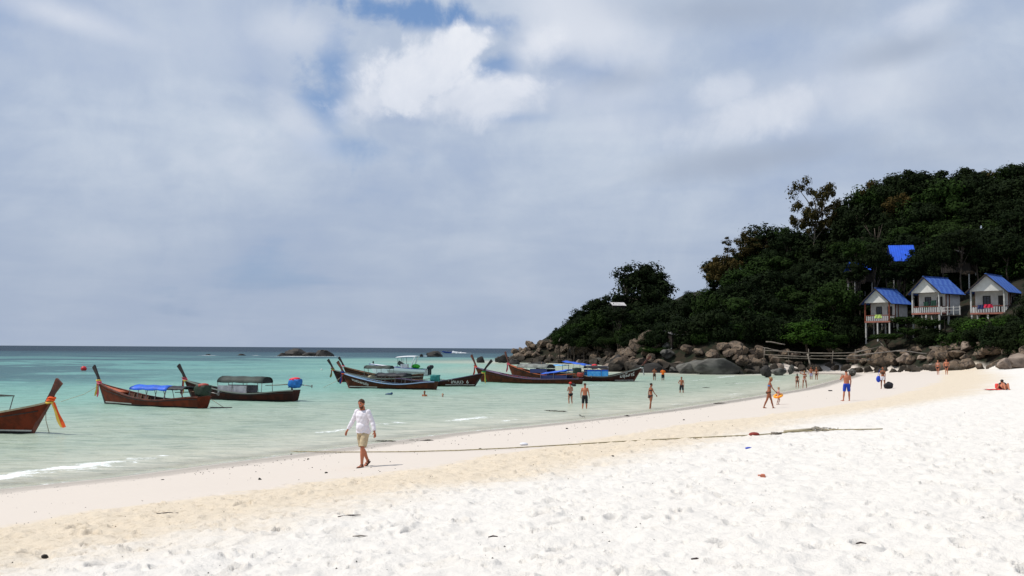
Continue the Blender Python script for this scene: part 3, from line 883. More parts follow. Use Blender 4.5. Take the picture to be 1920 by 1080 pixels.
while px < 2010:
    top, bot, dt, db = itp(px, TOP), itp(px, BOT), itp(px, DT), itp(px, DB)
    rmax = itp(px, [(1050, 14), (1150, 26), (1350, 32), (1600, 39), (2000, 42)])
    rows = max(1, int((bot - top) / (rmax * 0.72)))
    for k in range(rows + 1):
        f = k / max(1, rows)
        r = rmax * tr_.uniform(0.7, 1.3) * (0.85 if k == rows else 1)
        cx = px + tr_.uniform(-0.5, 0.5) * r; cy = top + (bot - top) * f + tr_.uniform(-0.15, 0.15) * r - (r * 0.5 if k == rows else 0)
        D = dt + (db - dt) * f
        hid = False; skip = False
        for (a, b_, t0, t1, dmin) in HUTBOX:
            if a - r * 0.75 < cx < b_ + r * 0.75 and t0 - r * 0.75 < cy < t1 + r * 0.6:
                D = max(D, dmin + 7)
                if cy > t0 + 30: hid = True
                if min(D, hitD(cx, cy + r * 0.25) - r / F * D * 0.2) < dmin + 3: skip = True
        if skip: continue
        if hid and tr_.random() < 0.5: D += 2
        kind = tr_.choices(['dark', 'green', 'brown'], [0.68, 0.26, 0.045 if k < 2 and px > 1560 else 0.015])[0]
        lab, grp = tree_words(cx, cy, (cy - top) / max(1, bot - top), kind)
        note(tree(cx, cy, r, r * tr_.uniform(0.8, 1.05), D, kind, 'x', None), lab, grp, cx)
    px += rmax * 1.02
# trees one can name
tree(1196, 520, 38, 34, 262, 'dark', 'broad tall tree crowning the low headland, highest at its left end', idx=0)
tree(1230, 538, 28, 30, 260, 'dark', 'right shoulder crown beside the tallest tree of the low headland', idx=1)
tree(1172, 552, 26, 26, 258, 'dark', 'left shoulder crown below the tallest tree of the low headland', idx=2)
tree(1122, 578, 20, 21, 256, 'dark', 'small upright tree standing clear left of the pale roof', idx=3)
tree(1066, 628, 19, 16, 254, 'green', 'lowest bush-like tree at the sea end of the headland', idx=0)
tree(1100, 612, 24, 18, 254, 'green', 'green rounded tree second from the sea end of the headland', idx=1)
tree(1291, 562, 11, 15, 246, 'dark', 'small pointed crown at the right end of the headland thicket')
tree(1356, 505, 34, 36, 222, 'brown', 'brown-leaved thin tree leaning out at the left of the main slope', idx=0)
tree(1398, 462, 34, 26, 224, 'sparse', 'thin open crown on top of the brown-leaved tree', idx=0)
tree(1458, 478, 25, 26, 222, 'dark', 'round dark crown right of the thin open crown', idx=2)
tree(1506, 468, 30, 20, 221, 'green', 'light green flat crown below the tall lone tree', idx=1)
tree(1527, 398, 40, 60, 214, 'sparse', 'tall lone tree with sparse brownish leaves rising above the slope', idx=1, bark=m_palebark)
tree(1592, 422, 26, 30, 212, 'dark', 'rounded dark tree right of the tall lone tree', idx=3)
tree(1648, 372, 30, 34, 210, 'brown', 'yellowing thin treetop on the skyline at the left of the hilltop', idx=1)
tree(1702, 358, 46, 40, 205, 'dark', 'large dark crown forming the first peak of the hilltop', idx=0)
tree(1752, 348, 22, 22, 204, 'brown', 'small golden-brown treetop in the dip of the hilltop', idx=0)
tree(1818, 352, 40, 34, 200, 'green', 'broad smooth green crown on the hilltop skyline', idx=2)
tree(1868, 346, 36, 30, 196, 'brown', 'brownish crown right of the broad green crown', idx=1)
tree(1905, 340, 34, 30, 192, 'dark', 'dark crown at the right edge of the hilltop skyline', idx=1)
tree(1640, 440, 30, 30, 196, 'bright', 'lime green crown halfway up the hill')
tree(1572, 572, 42, 38, 172, 'green', 'large light green tree left of the leftmost hut', idx=0)
tree(1512, 628, 48, 28, 168, 'bright', 'bright green mound of foliage above the wooden rails', idx=0)
tree(1555, 640, 34, 18, 167, 'green', 'low green bush right of the bright green mound', idx=2)
tree(1385, 600, 50, 46, 186, 'green', 'tall leafy mass in the middle of the slope right of the headland')
tree(1325, 590, 30, 40, 190, 'green', 'yellow-green round tree where the headland meets the slope')
tree(1846, 622, 44, 32, 139, 'bright', 'bright green shrubby tree in front of the rightmost hut', idx=1)
tree(1812, 612, 26, 22, 143, 'green', 'green shrub between the middle hut and the rightmost hut')
tree(1890, 610, 22, 26, 140, 'green', 'green shrub growing against the right side of the rightmost hut')
for q in ((1663, 632, 34, 9, 158), (1720, 622, 36, 10, 156), (1752, 634, 26, 9, 152), (1700, 602, 32, 12, 160), (1735, 606, 26, 12, 153)):
    tree(*q, 'shrub', 'spreading green shrub on the bank ' + {1663: 'directly below the leftmost hut', 1720: 'lowest, between the stilts of the left and middle huts', 1752: 'at the lower right under the middle hut', 1700: 'against the right side of the leftmost hut', 1735: 'right under the porch of the middle hut'}[q[0]], 'spreading shrubs below the huts')
for q, t in (((1206, 566, 50, 46, 258, 'dark'), 'wide dark middle part of the headland thicket, under its tallest tree'), ((1168, 600, 42, 34, 252, 'dark'), 'dark bushy tree low under the pale roof of the headland'),
             ((1236, 612, 42, 36, 236, 'dark'), 'dark mass of leaves above the weathered shed'), ((1134, 606, 30, 22, 252, 'green'), 'green slope tree between the small upright tree and the headland rocks')):
    tree(*q, t)
for q, t in (((1640, 488, 30, 26, 172, 'dark'), 'dark tree hiding the left half of the vivid blue roof'), ((1722, 498, 24, 34, 172, 'dark'), 'dark tree hiding the right end of the vivid blue roof'),
             ((1684, 512, 36, 20, 170, 'dark'), 'dark bush hiding the walls under the vivid blue roof'), ((1604, 512, 26, 22, 173, 'dark'), 'dark tree in front of the barely visible blue roof'),
             ((1612, 474, 28, 24, 174, 'green'), 'green tree above the barely visible blue roof'), ((1768, 478, 28, 34, 165, 'dark'), 'dark tree left of the dark wooden hut high on the slope'),
             ((1832, 480, 26, 30, 165, 'dark'), 'dark tree right of the dark wooden hut high on the slope'), ((1800, 452, 30, 22, 164, 'dark'), 'dark crown over the roof of the dark wooden hut'),
             ((1888, 468, 30, 26, 165, 'dark'), 'dark tree hiding most of the hut at the right edge'), ((1590, 620, 30, 40, 170, 'dark'), 'dark tree standing close left of the leftmost hut'),
             ((1770, 520, 22, 26, 170, 'dark'), 'dark tree rising between the roofs of the middle and the rightmost hut')):
    tree(*q, t)
tree(1912, 646, 26, 30, 134, 'dark', 'dark shrubby tree at the right edge above the huge pale boulder')
tree(1918, 600, 22, 26, 140, 'dark', 'dark tree at the right edge beside the rightmost hut wall')
tree(1290, 592, 24, 18, 205, 'dark', 'low dark crown in the dip right of the headland thicket')
tree(1160, 592, 20, 11, 238, 'dark', 'dark crown right below the pale headland roof')
tree(1662, 482, 13, 13, 171, 'dark', 'small dark crown overlapping the left edge of the vivid blue roof')
tree(1694, 506, 24, 11, 171, 'dark', 'low dark crown right under the vivid blue roof')
tree(1150, 585, 16, 9, 248, 'dark', 'small dark crown just below the pale headland roof')
tree(1228, 658, 24, 9, 206, 'shrub', 'bright low bush on the boulders between headland and main slope')
tree(1140, 640, 16, 10, 240, 'shrub', 'small green bush among the upper boulders of the headland')

ORD = ['first', 'second', 'third', 'fourth', 'fifth', 'sixth', 'seventh', 'eighth', 'ninth', 'tenth', 'eleventh', 'twelfth', 'thirteenth', 'fourteenth', 'fifteenth', 'sixteenth', 'seventeenth', 'eighteenth']
for (look, place), lst in LAB.items():
    lst.sort(key=lambda q: q[0]); n = len(lst)
    kindw = 'trees' if 'tree' in look else 'boulders'
    for i, (px, o) in enumerate(lst):
        if n == 1: o['label'] = look + ' ' + place
        else:
            w = {0: 'leftmost', n - 1: 'rightmost'}.get(i, ORD[i] + ' from left' if i < 18 else ORD[min(17, n - 1 - i)] + ' from right')
            if n == 3 and i == 1: w = 'middle one'
            o['label'] = look + ' ' + place + ', ' + w
        o['group'] = 'trees of the wooded slope' if kindw == 'trees' else 'boulders of the rocky shore'
print('ROCKS', cnt, 'TREES', ntree)

# ================================================================== huts
m_wallw = mat('white_wall', (0.56, 0.55, 0.52), 0.8, 0.18, 1.2, 0.1, 8.0)
m_gable = mat('gable_board', (0.63, 0.62, 0.58), 0.8, 0.12, 1.0)
m_trimr = mat('red_brown_wood', (0.20, 0.055, 0.030), 0.7, 0.3, 3.0)
m_roofb = mat('blue_roof', (0.018, 0.060, 0.28), 0.6, 0.35, 1.1, col2=(0.06, 0.14, 0.38))
m_dark = mat('dark_wood', (0.022, 0.016, 0.012), 0.7)
m_glass = mat('window_glass', (0.02, 0.022, 0.025), 0.1, spec=0.6)
m_post = mat('concrete_post', (0.50, 0.49, 0.46), 0.8, 0.25, 2.0)
m_floor = mat('porch_floor', (0.36, 0.14, 0.10), 0.8, 0.2, 2.0)
m_towelg = mat('dark_green_cloth', (0.012, 0.045, 0.03), 0.9)
m_towell = mat('lime_cloth', (0.40, 0.55, 0.13), 0.9)
m_towelr = mat('red_cloth', (0.55, 0.02, 0.06), 0.9)
m_towelb = mat('navy_cloth', (0.02, 0.03, 0.10), 0.9)
m_white = mat('white_paint', (0.60, 0.60, 0.58), 0.5)
sheet_mb = MB()
_n = 25
for i in range(_n):
    pass
def sheet_mesh(w, l, name):
    """corrugated sheet: w along the ridge (y), l down the slope (x)"""
    mb = MB(); n = 16; vs = []; fs = []
    for i in range(n + 1):
        y = w * i / n; z = 0.03 * (1 if i % 2 else 0)
        vs += [(0, y, z), (l, y, z), (0, y, z - 0.012), (l, y, z - 0.012)]
    for i in range(n):
        a = i * 4
        fs += [(a, a + 1, a + 5, a + 4), (a + 2, a + 6, a + 7, a + 3)]
    fs += [(0, 2, 3, 1), (n * 4, n * 4 + 1, n * 4 + 3, n * 4 + 2)]
    for i in range(n):
        a = i * 4; fs += [(a, a + 4, a + 6, a + 2), (a + 1, a + 3, a + 7, a + 5)]
    return mb.add(vs, fs).mesh(name, m_roofb)
def part_box(name, parent, c, s, m):
    return MB().box(c, s).build(name, m, parent)
def window(parent, c, w, h, axis='y', grid=(2, 3), m=None):
    """window in a wall whose outward normal is -y (axis y) or +x (axis x)"""
    rot = Matrix.Identity(3) if axis == 'y' else Matrix.Rotation(R(90), 3, 'Z')
    wn = MB().box((0, 0, 0), (w - 0.12, 0.02, h - 0.12)).build('window', m_glass, parent, loc=c)
    if axis == 'x': wn.rotation_euler = (0, 0, R(90))
    fr = MB()
    for sx in (-1, 1): fr.box((sx * (w / 2 - 0.05), -0.02, 0), (0.1, 0.09, h))
    for sz in (-1, 1): fr.box((0, -0.022, sz * (h / 2 - 0.05)), (w - 0.202, 0.08, 0.1))
    fr.build('frame', m or m_dark, wn)
    for i in range(1, grid[0]):
        MB().box((-w / 2 + w * i / grid[0], -0.025, 0), (0.05, 0.05, h - 0.204)).build('glazing_bar', m or m_dark, wn)
    for i in range(1, grid[1]):
        MB().box((0, -0.03, -h / 2 + h * i / grid[1]), (w - 0.204, 0.04, 0.045)).build('glazing_bar', m or m_dark, wn)
    return wn
SHEETS = {}
def hut(origin, yaw, label, sc=1.0, floor_z=0.0, stilts=3.5, post_col=None, trim=None, deck=False):
    root = empty('beach_hut', origin, yaw, label, 'hut')
    root.scale = (sc, sc, sc * 1.17)
    pc = post_col or m_post; trim = trim or m_trimr
    hw, y0, y1, H = 2.25, 1.6, 5.3, 2.62
    # room walls as slabs with real thickness
    w = MB()
    w.box((0, y0 + 0.06, H / 2), (hw * 2, 0.12, H)); w.box((0, y1 - 0.06, H / 2), (hw * 2, 0.12, H))
    for s in (-1, 1): w.box((s * (hw - 0.06), (y0 + y1) / 2, H / 2), (0.12, y1 - y0 - 0.24, H))
    w.build('wall', m_wallw, root)
    # gable: triangular board above the porch
    rise = 2.25; half = 2.95; ez = 2.42; rz_ = ez + rise
    def zr(x): return rz_ - abs(x) / half * rise
    gb = MB(); xx = hw + 0.12
    for yy in (-0.05, y1 + 0.02):
        gb.add([(-xx, yy, H), (xx, yy, H), (xx, yy, zr(xx) - 0.10), (0, yy, rz_ - 0.10), (-xx, yy, zr(xx) - 0.10),
                (-xx, yy + 0.07, H), (xx, yy + 0.07, H), (xx, yy + 0.07, zr(xx) - 0.10), (0, yy + 0.07, rz_ - 0.10), (-xx, yy + 0.07, zr(xx) - 0.10)],
               [(0, 1, 2, 3, 4), (9, 8, 7, 6, 5), (0, 5, 6, 1), (1, 6, 7, 2), (2, 7, 8, 3), (3, 8, 9, 4), (4, 9, 5, 0)])
    gb.build('gable', m_gable, root)
    part_box('porch_ceiling', root, (0, 0.86, H + 0.03), (hw * 2 + 0.1, 1.6, 0.05), m_gable)
    # roof: corrugated sheets, four columns by two rows per slope
    slope = math.hypot(half, rise); ang = math.atan2(rise, half)
    ry0, ry1 = -0.55, 5.75; cw = (ry1 - ry0) / 5
    key = 'a'
    if key not in SHEETS: SHEETS[key] = sheet_mesh(cw + 0.04, slope / 2 + 0.05, 'roof_sheet')
    roof = MB().box((0, (ry0 + ry1) / 2, rz_ + 0.06), (0.3, ry1 - ry0, 0.05)).build('roof', m_roofb, root)
    for s in (1, -1):
        for col in range(5):
            for row in range(2):
                o = bpy.data.objects.new('roof_sheet', SHEETS[key]); COL.objects.link(o); o.parent = roof
                d = row * slope / 2 * 0.995
                lx = math.cos(ang) * d; lz = -math.sin(ang) * d
                y = ry0 + cw * col if s > 0 else ry0 + cw * (col + 1)
                o.matrix_parent_inverse = Matrix.Identity(4)
                zoff = 0.012 * (1 - row) + tr_.uniform(0, 0.006)
                o.location = (s * lx, y, rz_ + lz + zoff)
                if s > 0: o.rotation_euler = (0, ang, 0)
                else: o.rotation_euler = (0, ang, math.pi)
    fb = MB()
    for s in (-1, 1):
        fb.bar((0, ry0 - 0.03, rz_ - 0.06), (s * (half + 0.02), ry0 - 0.03, ez - 0.08), 0.16, 0.05, up=(0, 1, 0))
        fb.bar((s * half, ry0, ez - 0.05), (s * half, ry1, ez - 0.05), 0.05, 0.10)
    fb.build('barge_board', m_dark, root)
    # porch
    part_box('porch_floor', root, (0, 0.75, -0.1), (hw * 2 + 0.3, 1.66, 0.2), m_floor)
    part_box('floor_slab', root, (0, (y0 + y1) / 2 + 0.02, -0.1), (hw * 2 + 0.1, y1 - y0 + 0.05, 0.18), m_post)
    for s in (-1, 1):
        part_box('porch_post', root, (s * hw, 0.0, H / 2), (0.2, 0.2, H), pc)
    for x in (-hw + 0.05, -hw * 0.0, hw - 0.05):
        for y in (0.1, 2.4, 4.9):
            part_box('stilt', root, (x, y, -0.2 - stilts / 2), (0.22, 0.22, stilts), m_post)
    part_box('top_rail', root, (0, 0.0, 0.80), (hw * 2 - 0.22, 0.10, 0.09), trim)
    for s in (-1, 1):
        part_box('side_rail', root, (s * hw, 0.8, 0.80), (0.09, 1.38, 0.09), trim)
    bal = MB().box((0, 0, 0), (0.10, 0.08, 0.66)).mesh('baluster', m_white)
    for i in range(12):
        link_mesh('baluster', bal, root, (-hw + 0.3 + i * (hw * 2 - 0.6) / 11, 0.0, 0.36))
    for s in (-1, 1):
        for i in range(3): link_mesh('baluster', bal, root, (s * hw, 0.4 + i * 0.4, 0.36))
    window(root, (-0.65, y0 - 0.02, 1.55), 1.05, 1.1)
    dr = MB().box((1.35, y0 - 0.03, 1.05), (0.85, 0.08, 2.1)).build('door', m_dark, root)
    MB().box((1.06, y0 - 0.10, 1.0), (0.05, 0.06, 0.14)).build('handle', m_post, dr)
    for y in (y0 + 0.12, y0 + 0.95):
        part_box('side_panel', root, (hw + 0.02, y, H / 2 - 0.02), (0.06, 0.22, H - 0.06), trim)
    part_box('corner_trim', root, (-hw - 0.015, y0 + 0.05, H / 2 - 0.02), (0.05, 0.14, H - 0.06), trim)
    return root
def vyaw(px, deg):
    """yaw whose +y axis points away from the camera, turned deg to the right"""
    v = ray(px, 600); return -(math.atan2(v.x, v.y) + R(deg))
def hut_at(pxc, pyf, D, deg, label, **k):
    p = pd(pxc, pyf, D); return hut((p.x, p.y, p.z), vyaw(pxc, deg), label, **k)
h1 = hut_at(1645, 602, 166, 33, 'leftmost white hut with blue roof on tall white stilts and red-brown porch posts', stilts=4.6, post_col=m_trimr)
h2 = hut_at(1736, 586.5, 157, 34, 'middle white hut with blue roof and dark green towels hung on its porch', stilts=4.2, sc=1.04)
h3 = hut_at(1852, 586, 147, 19, 'rightmost white hut with blue roof and white porch posts', stilts=3.6, sc=1.04)
window(h3, (2.27, 3.3, 1.5), 0.5, 0.95, 'x', (1, 2))
def local_thing(o, h, loc):
    bpy.context.view_layer.update()
    o.matrix_world = h.matrix_world @ Matrix.Translation(loc)
def cloth(name, w, h, m, label, host, loc, cat='towel', rows=6, amp=0.05):
    mb = MB(); n = 8; vs = []; fs = []
    for s in (0, 1):
        for i in range(n + 1):
            for j in range(rows + 1):
                vs.append((w * (i / n - 0.5) * (1 - 0.1 * math.sin(j)), amp * math.sin(i * 1.7 + j * 0.4) + s * 0.02, -h * j / rows))
    R1 = rows + 1; off = (n + 1) * R1
    for i in range(n):
        for j in range(rows):
            a = i * R1 + j
            fs.append((a, a + R1, a + R1 + 1, a + 1)); fs.append((off + a, off + a + 1, off + a + R1 + 1, off + a + R1))
    o = mb.add(vs, fs).build(name, m); tag(o, label, cat)
    local_thing(o, host, loc); return o
bpy.context.view_layer.update()
cloth('towel', 0.9, 1.05, m_towelg, 'dark green towel hanging left on the porch of the middle hut', h2, (-0.35, 0.55, 1.45))
cloth('towel', 0.95, 1.0, m_towelg, 'dark green towel hanging right on the porch of the middle hut', h2, (0.95, 0.5, 1.6))
cloth('towel', 1.3, 0.5, m_towell, 'lime green towel over the porch rail of the leftmost hut', h1, (0.2, -0.08, 0.9))
cloth('towel', 1.2, 0.42, m_towelr, 'red towel over the porch rail of the rightmost hut', h3, (0.1, -0.09, 1.0))
cloth('towel', 0.9, 0.5, m_towelb, 'navy towel over the porch rail of the rightmost hut', h3, (-0.9, -0.09, 0.95))
# sidewalk with rail behind the middle hut
p = pd(1788, 588, 152)
wk = empty('side_deck', p, vyaw(1788, 34), 'small raised wooden deck with white rail posts beside the middle hut', 'deck')
MB().box((0, 0, -0.3), (3.6, 1.6, 0.12)).build('deck_floor', m_dark, wk)
for i in range(4): MB().box((-1.6 + i * 1.05, -0.7, 0.45), (0.12, 0.12, 1.38)).build('rail_post', m_post, wk)
for z in (0.5, 0.95): MB().box((0, -0.7, z), (3.3, 0.05, 0.06)).build('rail', m_post, wk)
for i in (-1.5, 1.5): MB().box((i, 0, -1.9), (0.15, 0.15, 3.1)).build('leg', m_dark, wk)
# huts higher on the hill, mostly hidden
def small_roof(px, py, D, w, l, deg, label, m, name='hillside_hut', pitch=32, wallm=None, H=2.2):
    D = min(D, hitD(px, py + 14) - 1.0); p = pd(px, py, D); root = empty(name, p, vyaw(px, deg), label, 'hut')
    ang = R(pitch); a = w / 2
    for s in (-1, 1):
        mb = MB(); n = 22
        vs = []; fs = []
        for i in range(n + 1):
            y = -l / 2 + l * i / n; z = 0.04 * (i % 2)
            vs += [(0, y, z), (s * a, y, z - a * math.tan(ang)), (0, y, z - .03), (s * a, y, z - .03 - a * math.tan(ang))]
        for i in range(n):
            k = i * 4; fs += [(k, k + 1, k + 5, k + 4), (k + 2, k + 6, k + 7, k + 3), (k, k + 4, k + 6, k + 2), (k + 1, k + 3, k + 7, k + 5)]
        fs += [(0, 2, 3, 1), (n * 4, n * 4 + 1, n * 4 + 3, n * 4 + 2)]
        mb.add(vs, fs).build('roof', m, root)
    zt = -a * math.tan(ang)
    MB().box((0, 0, zt - H / 2 + 0.1), (w * 0.8, l * 0.85, H)).build('wall', wallm or m_dark, root)
    g = gz(p.x, p.y) - p.z
    for sx in (-1, 1):
        for sy in (-1, 1):
            MB().bar((sx * w * .35, sy * l * .38, zt - H + .1), (sx * w * .35, sy * l * .38, min(zt - H - 1.0, g - 0.3)), 0.16).build('stilt', m_post, root)
    return root
m_roofv = mat('vivid_blue_roof', (0.01, 0.09, 0.62), 0.5, 0.2, 1.0)
small_roof(1689, 460, 178, 6.0, 4.3, 80, 'half hidden hut with vivid blue roof among the trees above the leftmost hut', m_roofv, pitch=46)
small_roof(1612, 492, 180, 5.0, 4.0, 70, 'hut with blue roof barely showing through leaves left of the vivid blue roof', m_roofv)
small_roof(1898, 450, 176, 3.0, 3.0, 60, 'hut of which only a speck of blue roof shows high at the right edge', m_roofv)
m_tin = mat('pale_tin', (0.50, 0.48, 0.47), 0.6, 0.3, 1.0)
small_roof(1157, 567, 251, 5.0, 3.6, 75, 'hut with pale grey roof peeping out of the headland trees', m_tin, pitch=20)
small_roof(1256, 618, 216, 9.0, 4.0, 60, 'low shed with weathered grey roof in the shade at the foot of the headland', mat('old_tin', (0.20, 0.19, 0.19), 0.7, 0.4, 1.0), pitch=12)
small_roof(1798, 470, 168, 6.0, 4.0, 20, 'dark wooden hut on white stilts high above the middle hut', m_dark, wallm=m_dark, H=2.0)
# pale boulders / cut bank high on the slope
named(1602, 1624, 508, 530, 176, 'b', 'tan boulder on the slope above the leftmost hut', hit=True)
named(1802, 1828, 503, 514, 166, 'b', 'orange-tan rock face on the slope above the gap beside the rightmost hut', hit=True)

# wooden rails and logs above the rocks
m_drift = mat('bleached_wood', (0.21, 0.18, 0.145), 0.85, 0.4, 2.0, 0.3, 12.0)
m_drift2 = mat('grey_wood', (0.24, 0.21, 0.18), 0.85, 0.4, 2.0, 0.3, 12.0)
def pole(a, b_, r, label, m=m_drift, name='log', cat='log', D=None):
    A = pd(*a); B = pd(*b_)
    mid = (A + B) / 2 + Vector((0, 0, tr_.uniform(-.08, .08)))
    mb = MB().tube([A - mid, (A - mid) * 0.5 + Vector((0, 0, .05)), Vector((0, 0, 0)), (B - mid) * 0.5 + Vector((0, 0, -.04)), B - mid], [r, r * .95, r * .9, r * .85, r * .7], 7)
    o = mb.build(name, m, None, True, mid); tag(o, label, cat); return o
fence = empty('rail_fence', pd(1540, 664, 158), 0, 'bleached wooden rail walkway running above the boulder row left of the huts', 'railing')
bpy.context.view_layer.update()
def fpart(a, b_, r, name):
    o0 = Vector(fence.location)
    A = pd(*a) - o0; B = pd(*b_) - o0
    MB().tube([A, (A + B) / 2 + Vector((0, 0, tr_.uniform(-.1, .05))), B], [r * .8, r * .75, r * .7], 6).build(name, m_drift, fence, True)
for a, b_ in (((1432, 657, 162), (1518, 662, 158)), ((1518, 662, 158), (1606, 661, 155)), ((1606, 661, 155), (1650, 650, 156)),
              ((1432, 665, 162), (1520, 669, 158)), ((1520, 667, 158), (1625, 667, 155)), ((1450, 670, 161), (1560, 674, 157)), ((1560, 672, 157), (1640, 675, 154))):
    fpart(a, b_, 0.11, 'rail')
for x, yt in ((1434, 652), (1478, 657), (1516, 654), (1562, 658), (1604, 655)): fpart((x, yt, 160), (x + tr_.uniform(-3, 4), 682, 160), 0.08, 'post')
pole((1514, 664, 154), (1519, 684, 153), 0.13, 'pale plank leaning down the boulders from the wooden rails')
pole((1436, 641, 166), (1472, 646, 165), 0.13, 'pale log lying on the bank above the wooden rails')
pole((1430, 652, 165), (1460, 657, 164), 0.10, 'thin pale stick lying beside the log above the rails')
pole((1650, 640, 158), (1658, 652, 157), 0.16, 'white plank end under the leftmost hut')
pole((1600, 662, 156), (1655, 648, 157), 0.10, 'thin grey pole slanting up to the leftmost hut', m_drift2)
pole((1600, 668, 155), (1700, 655, 152), 0.10, 'long grey branch lying over the rocks below the leftmost hut', m_drift2)
pole((1680, 658, 150), (1746, 664, 148), 0.10, 'grey branch lying above the rocks below the middle hut', m_drift2)
pole((1755, 650, 145), (1775, 655, 145), 0.12, 'white driftwood on the round red-brown boulder')
pole((1822, 672, 136), (1838, 676, 136), 0.09, 'small pale stick on the rocks right of the red-brown boulder')
pole((1095, 652, 250), (1116, 628, 252), 0.2, 'slanting grey dead trunk on the headland rocks', m_drift2)
pole((1048, 640, 254), (1054, 628, 254), 0.15, 'short pale dead stump at the sea end of the headland', m_drift)

# ================================================================== longtail boats
m_hull = mat('brown_hull', (0.085, 0.022, 0.007), 0.7, 0.45, 2.2, 0.25, 9.0, col2=(0.045, 0.013, 0.005), spec=0.15)
m_hullr = mat('red_brown_hull', (0.150, 0.026, 0.009), 0.7, 0.4, 2.0, 0.25, 9.0, col2=(0.085, 0.018, 0.007), spec=0.15)
m_hulld = mat('dark_brown_hull', (0.050, 0.011, 0.006), 0.7, 0.4, 2.0, 0.25, 9.0, col2=(0.024, 0.007, 0.005), spec=0.15)
m_anti = mat('black_bottom', (0.008, 0.007, 0.006), 0.6)
m_algae = mat('weedy_bottom', (0.035, 0.045, 0.012), 0.7, 0.6, 2.0)
m_strip = mat('white_stripe', (0.55, 0.54, 0.50), 0.6, 0.2, 3.0)
m_inner = mat('inner_planks', (0.13, 0.050, 0.030), 0.7, 0.4, 2.5)
m_innerg = mat('green_inner', (0.05, 0.16, 0.13), 0.7, 0.3, 2.5)
m_innerd = mat('dark_inner', (0.05, 0.028, 0.02), 0.7, 0.4, 2.5)
m_innerr = mat('red_inner', (0.20, 0.030, 0.022), 0.7, 0.3, 2.5)
m_prow = mat('prow_wood', (0.16, 0.045, 0.025), 0.6, 0.5, 3.0, 0.3, 12.0, col2=(0.06, 0.022, 0.016))
m_prowd = mat('dark_prow_wood', (0.035, 0.020, 0.018), 0.6, 0.5, 3.0, 0.3, 12.0)
m_wood = mat('plain_wood', (0.22, 0.13, 0.07), 0.7, 0.4, 3.0)
m_creamw = mat('cream_wood', (0.42, 0.36, 0.24), 0.7, 0.3, 3.0)
m_bluetarp = mat('blue_tarp', (0.005, 0.10, 0.60), 0.5, 0.3, 1.8, 0.6, 5.0)
m_cantarp = mat('grey_canopy', (0.20, 0.21, 0.19), 0.75, 0.4, 1.6, 0.4, 5.0)
m_grncan = mat('olive_canopy', (0.045, 0.060, 0.050), 0.7, 0.45, 1.6, 0.4, 5.0)
m_blkcan = mat('black_canopy', (0.012, 0.013, 0.018), 0.6, 0.4, 2.0, 0.5, 6.0)
m_sheet = mat('pale_sheet', (0.40, 0.39, 0.42), 0.7, 0.25, 1.5, 0.4, 5.0)
m_skysheet = mat('light_blue_sheet', (0.03, 0.30, 0.75), 0.5, 0.3, 2.0, 0.5, 6.0, col2=(0.12, 0.45, 0.85))
m_metal = mat('dull_metal', (0.22, 0.21, 0.20), 0.45, 0.3, 4.0, metal=0.6)
m_rib_or = mat('orange_ribbon', (0.85, 0.10, 0.01), 0.6)
m_rib_pk = mat('pink_ribbon', (0.75, 0.10, 0.16), 0.6)
m_rib_gr = mat('green_ribbon', (0.02, 0.35, 0.06), 0.6)
m_rib_ye = mat('yellow_ribbon', (0.65, 0.42, 0.06), 0.6)
m_rib_bl = mat('navy_ribbon', (0.015, 0.03, 0.18), 0.6)
m_rib_wh = mat('white_ribbon', (0.7, 0.68, 0.65), 0.6)
m_rib_dr = mat('dark_red_ribbon', (0.22, 0.02, 0.03), 0.6)
m_rib_dg = mat('dark_ribbon', (0.02, 0.04, 0.03), 0.6)
m_teal = mat('teal_cover', (0.02, 0.20, 0.19), 0.6, 0.3, 4.0, 0.6, 7.0)
m_dgreen = mat('dark_green_cover', (0.018, 0.035, 0.020), 0.6, 0.3, 4.0, 0.6, 7.0)
m_redcov = mat('red_cover', (0.34, 0.045, 0.03), 0.6, 0.3, 4.0, 0.6, 7.0)
m_bluecov = mat('blue_cover', (0.01, 0.16, 0.52), 0.55, 0.3, 4.0, 0.6, 7.0)
m_redcap = mat('bright_red_cloth', (0.72, 0.02, 0.05), 0.6, 0.2, 4.0, 0.6, 7.0)
m_gunb = mat('pale_blue_gunwale', (0.30, 0.42, 0.62), 0.6)
m_gunp = mat('mauve_gunwale', (0.12, 0.09, 0.15), 0.6)
m_gung = mat('grey_green_gunwale', (0.18, 0.20, 0.17), 0.6)
m_pinkdeck = mat('pink_deck', (0.50, 0.10, 0.14), 0.6, 0.2, 3.0)
m_orangedeck = mat('orange_deck', (0.45, 0.11, 0.04), 0.6, 0.2, 3.0)
m_violetdeck = mat('violet_deck', (0.16, 0.12, 0.24), 0.6, 0.4, 6.0, col2=(0.40, 0.20, 0.24))
m_rope = mat('pale_rope', (0.45, 0.40, 0.30), 0.8)
m_text = mat('white_letters', (0.72, 0.72, 0.68), 0.6)

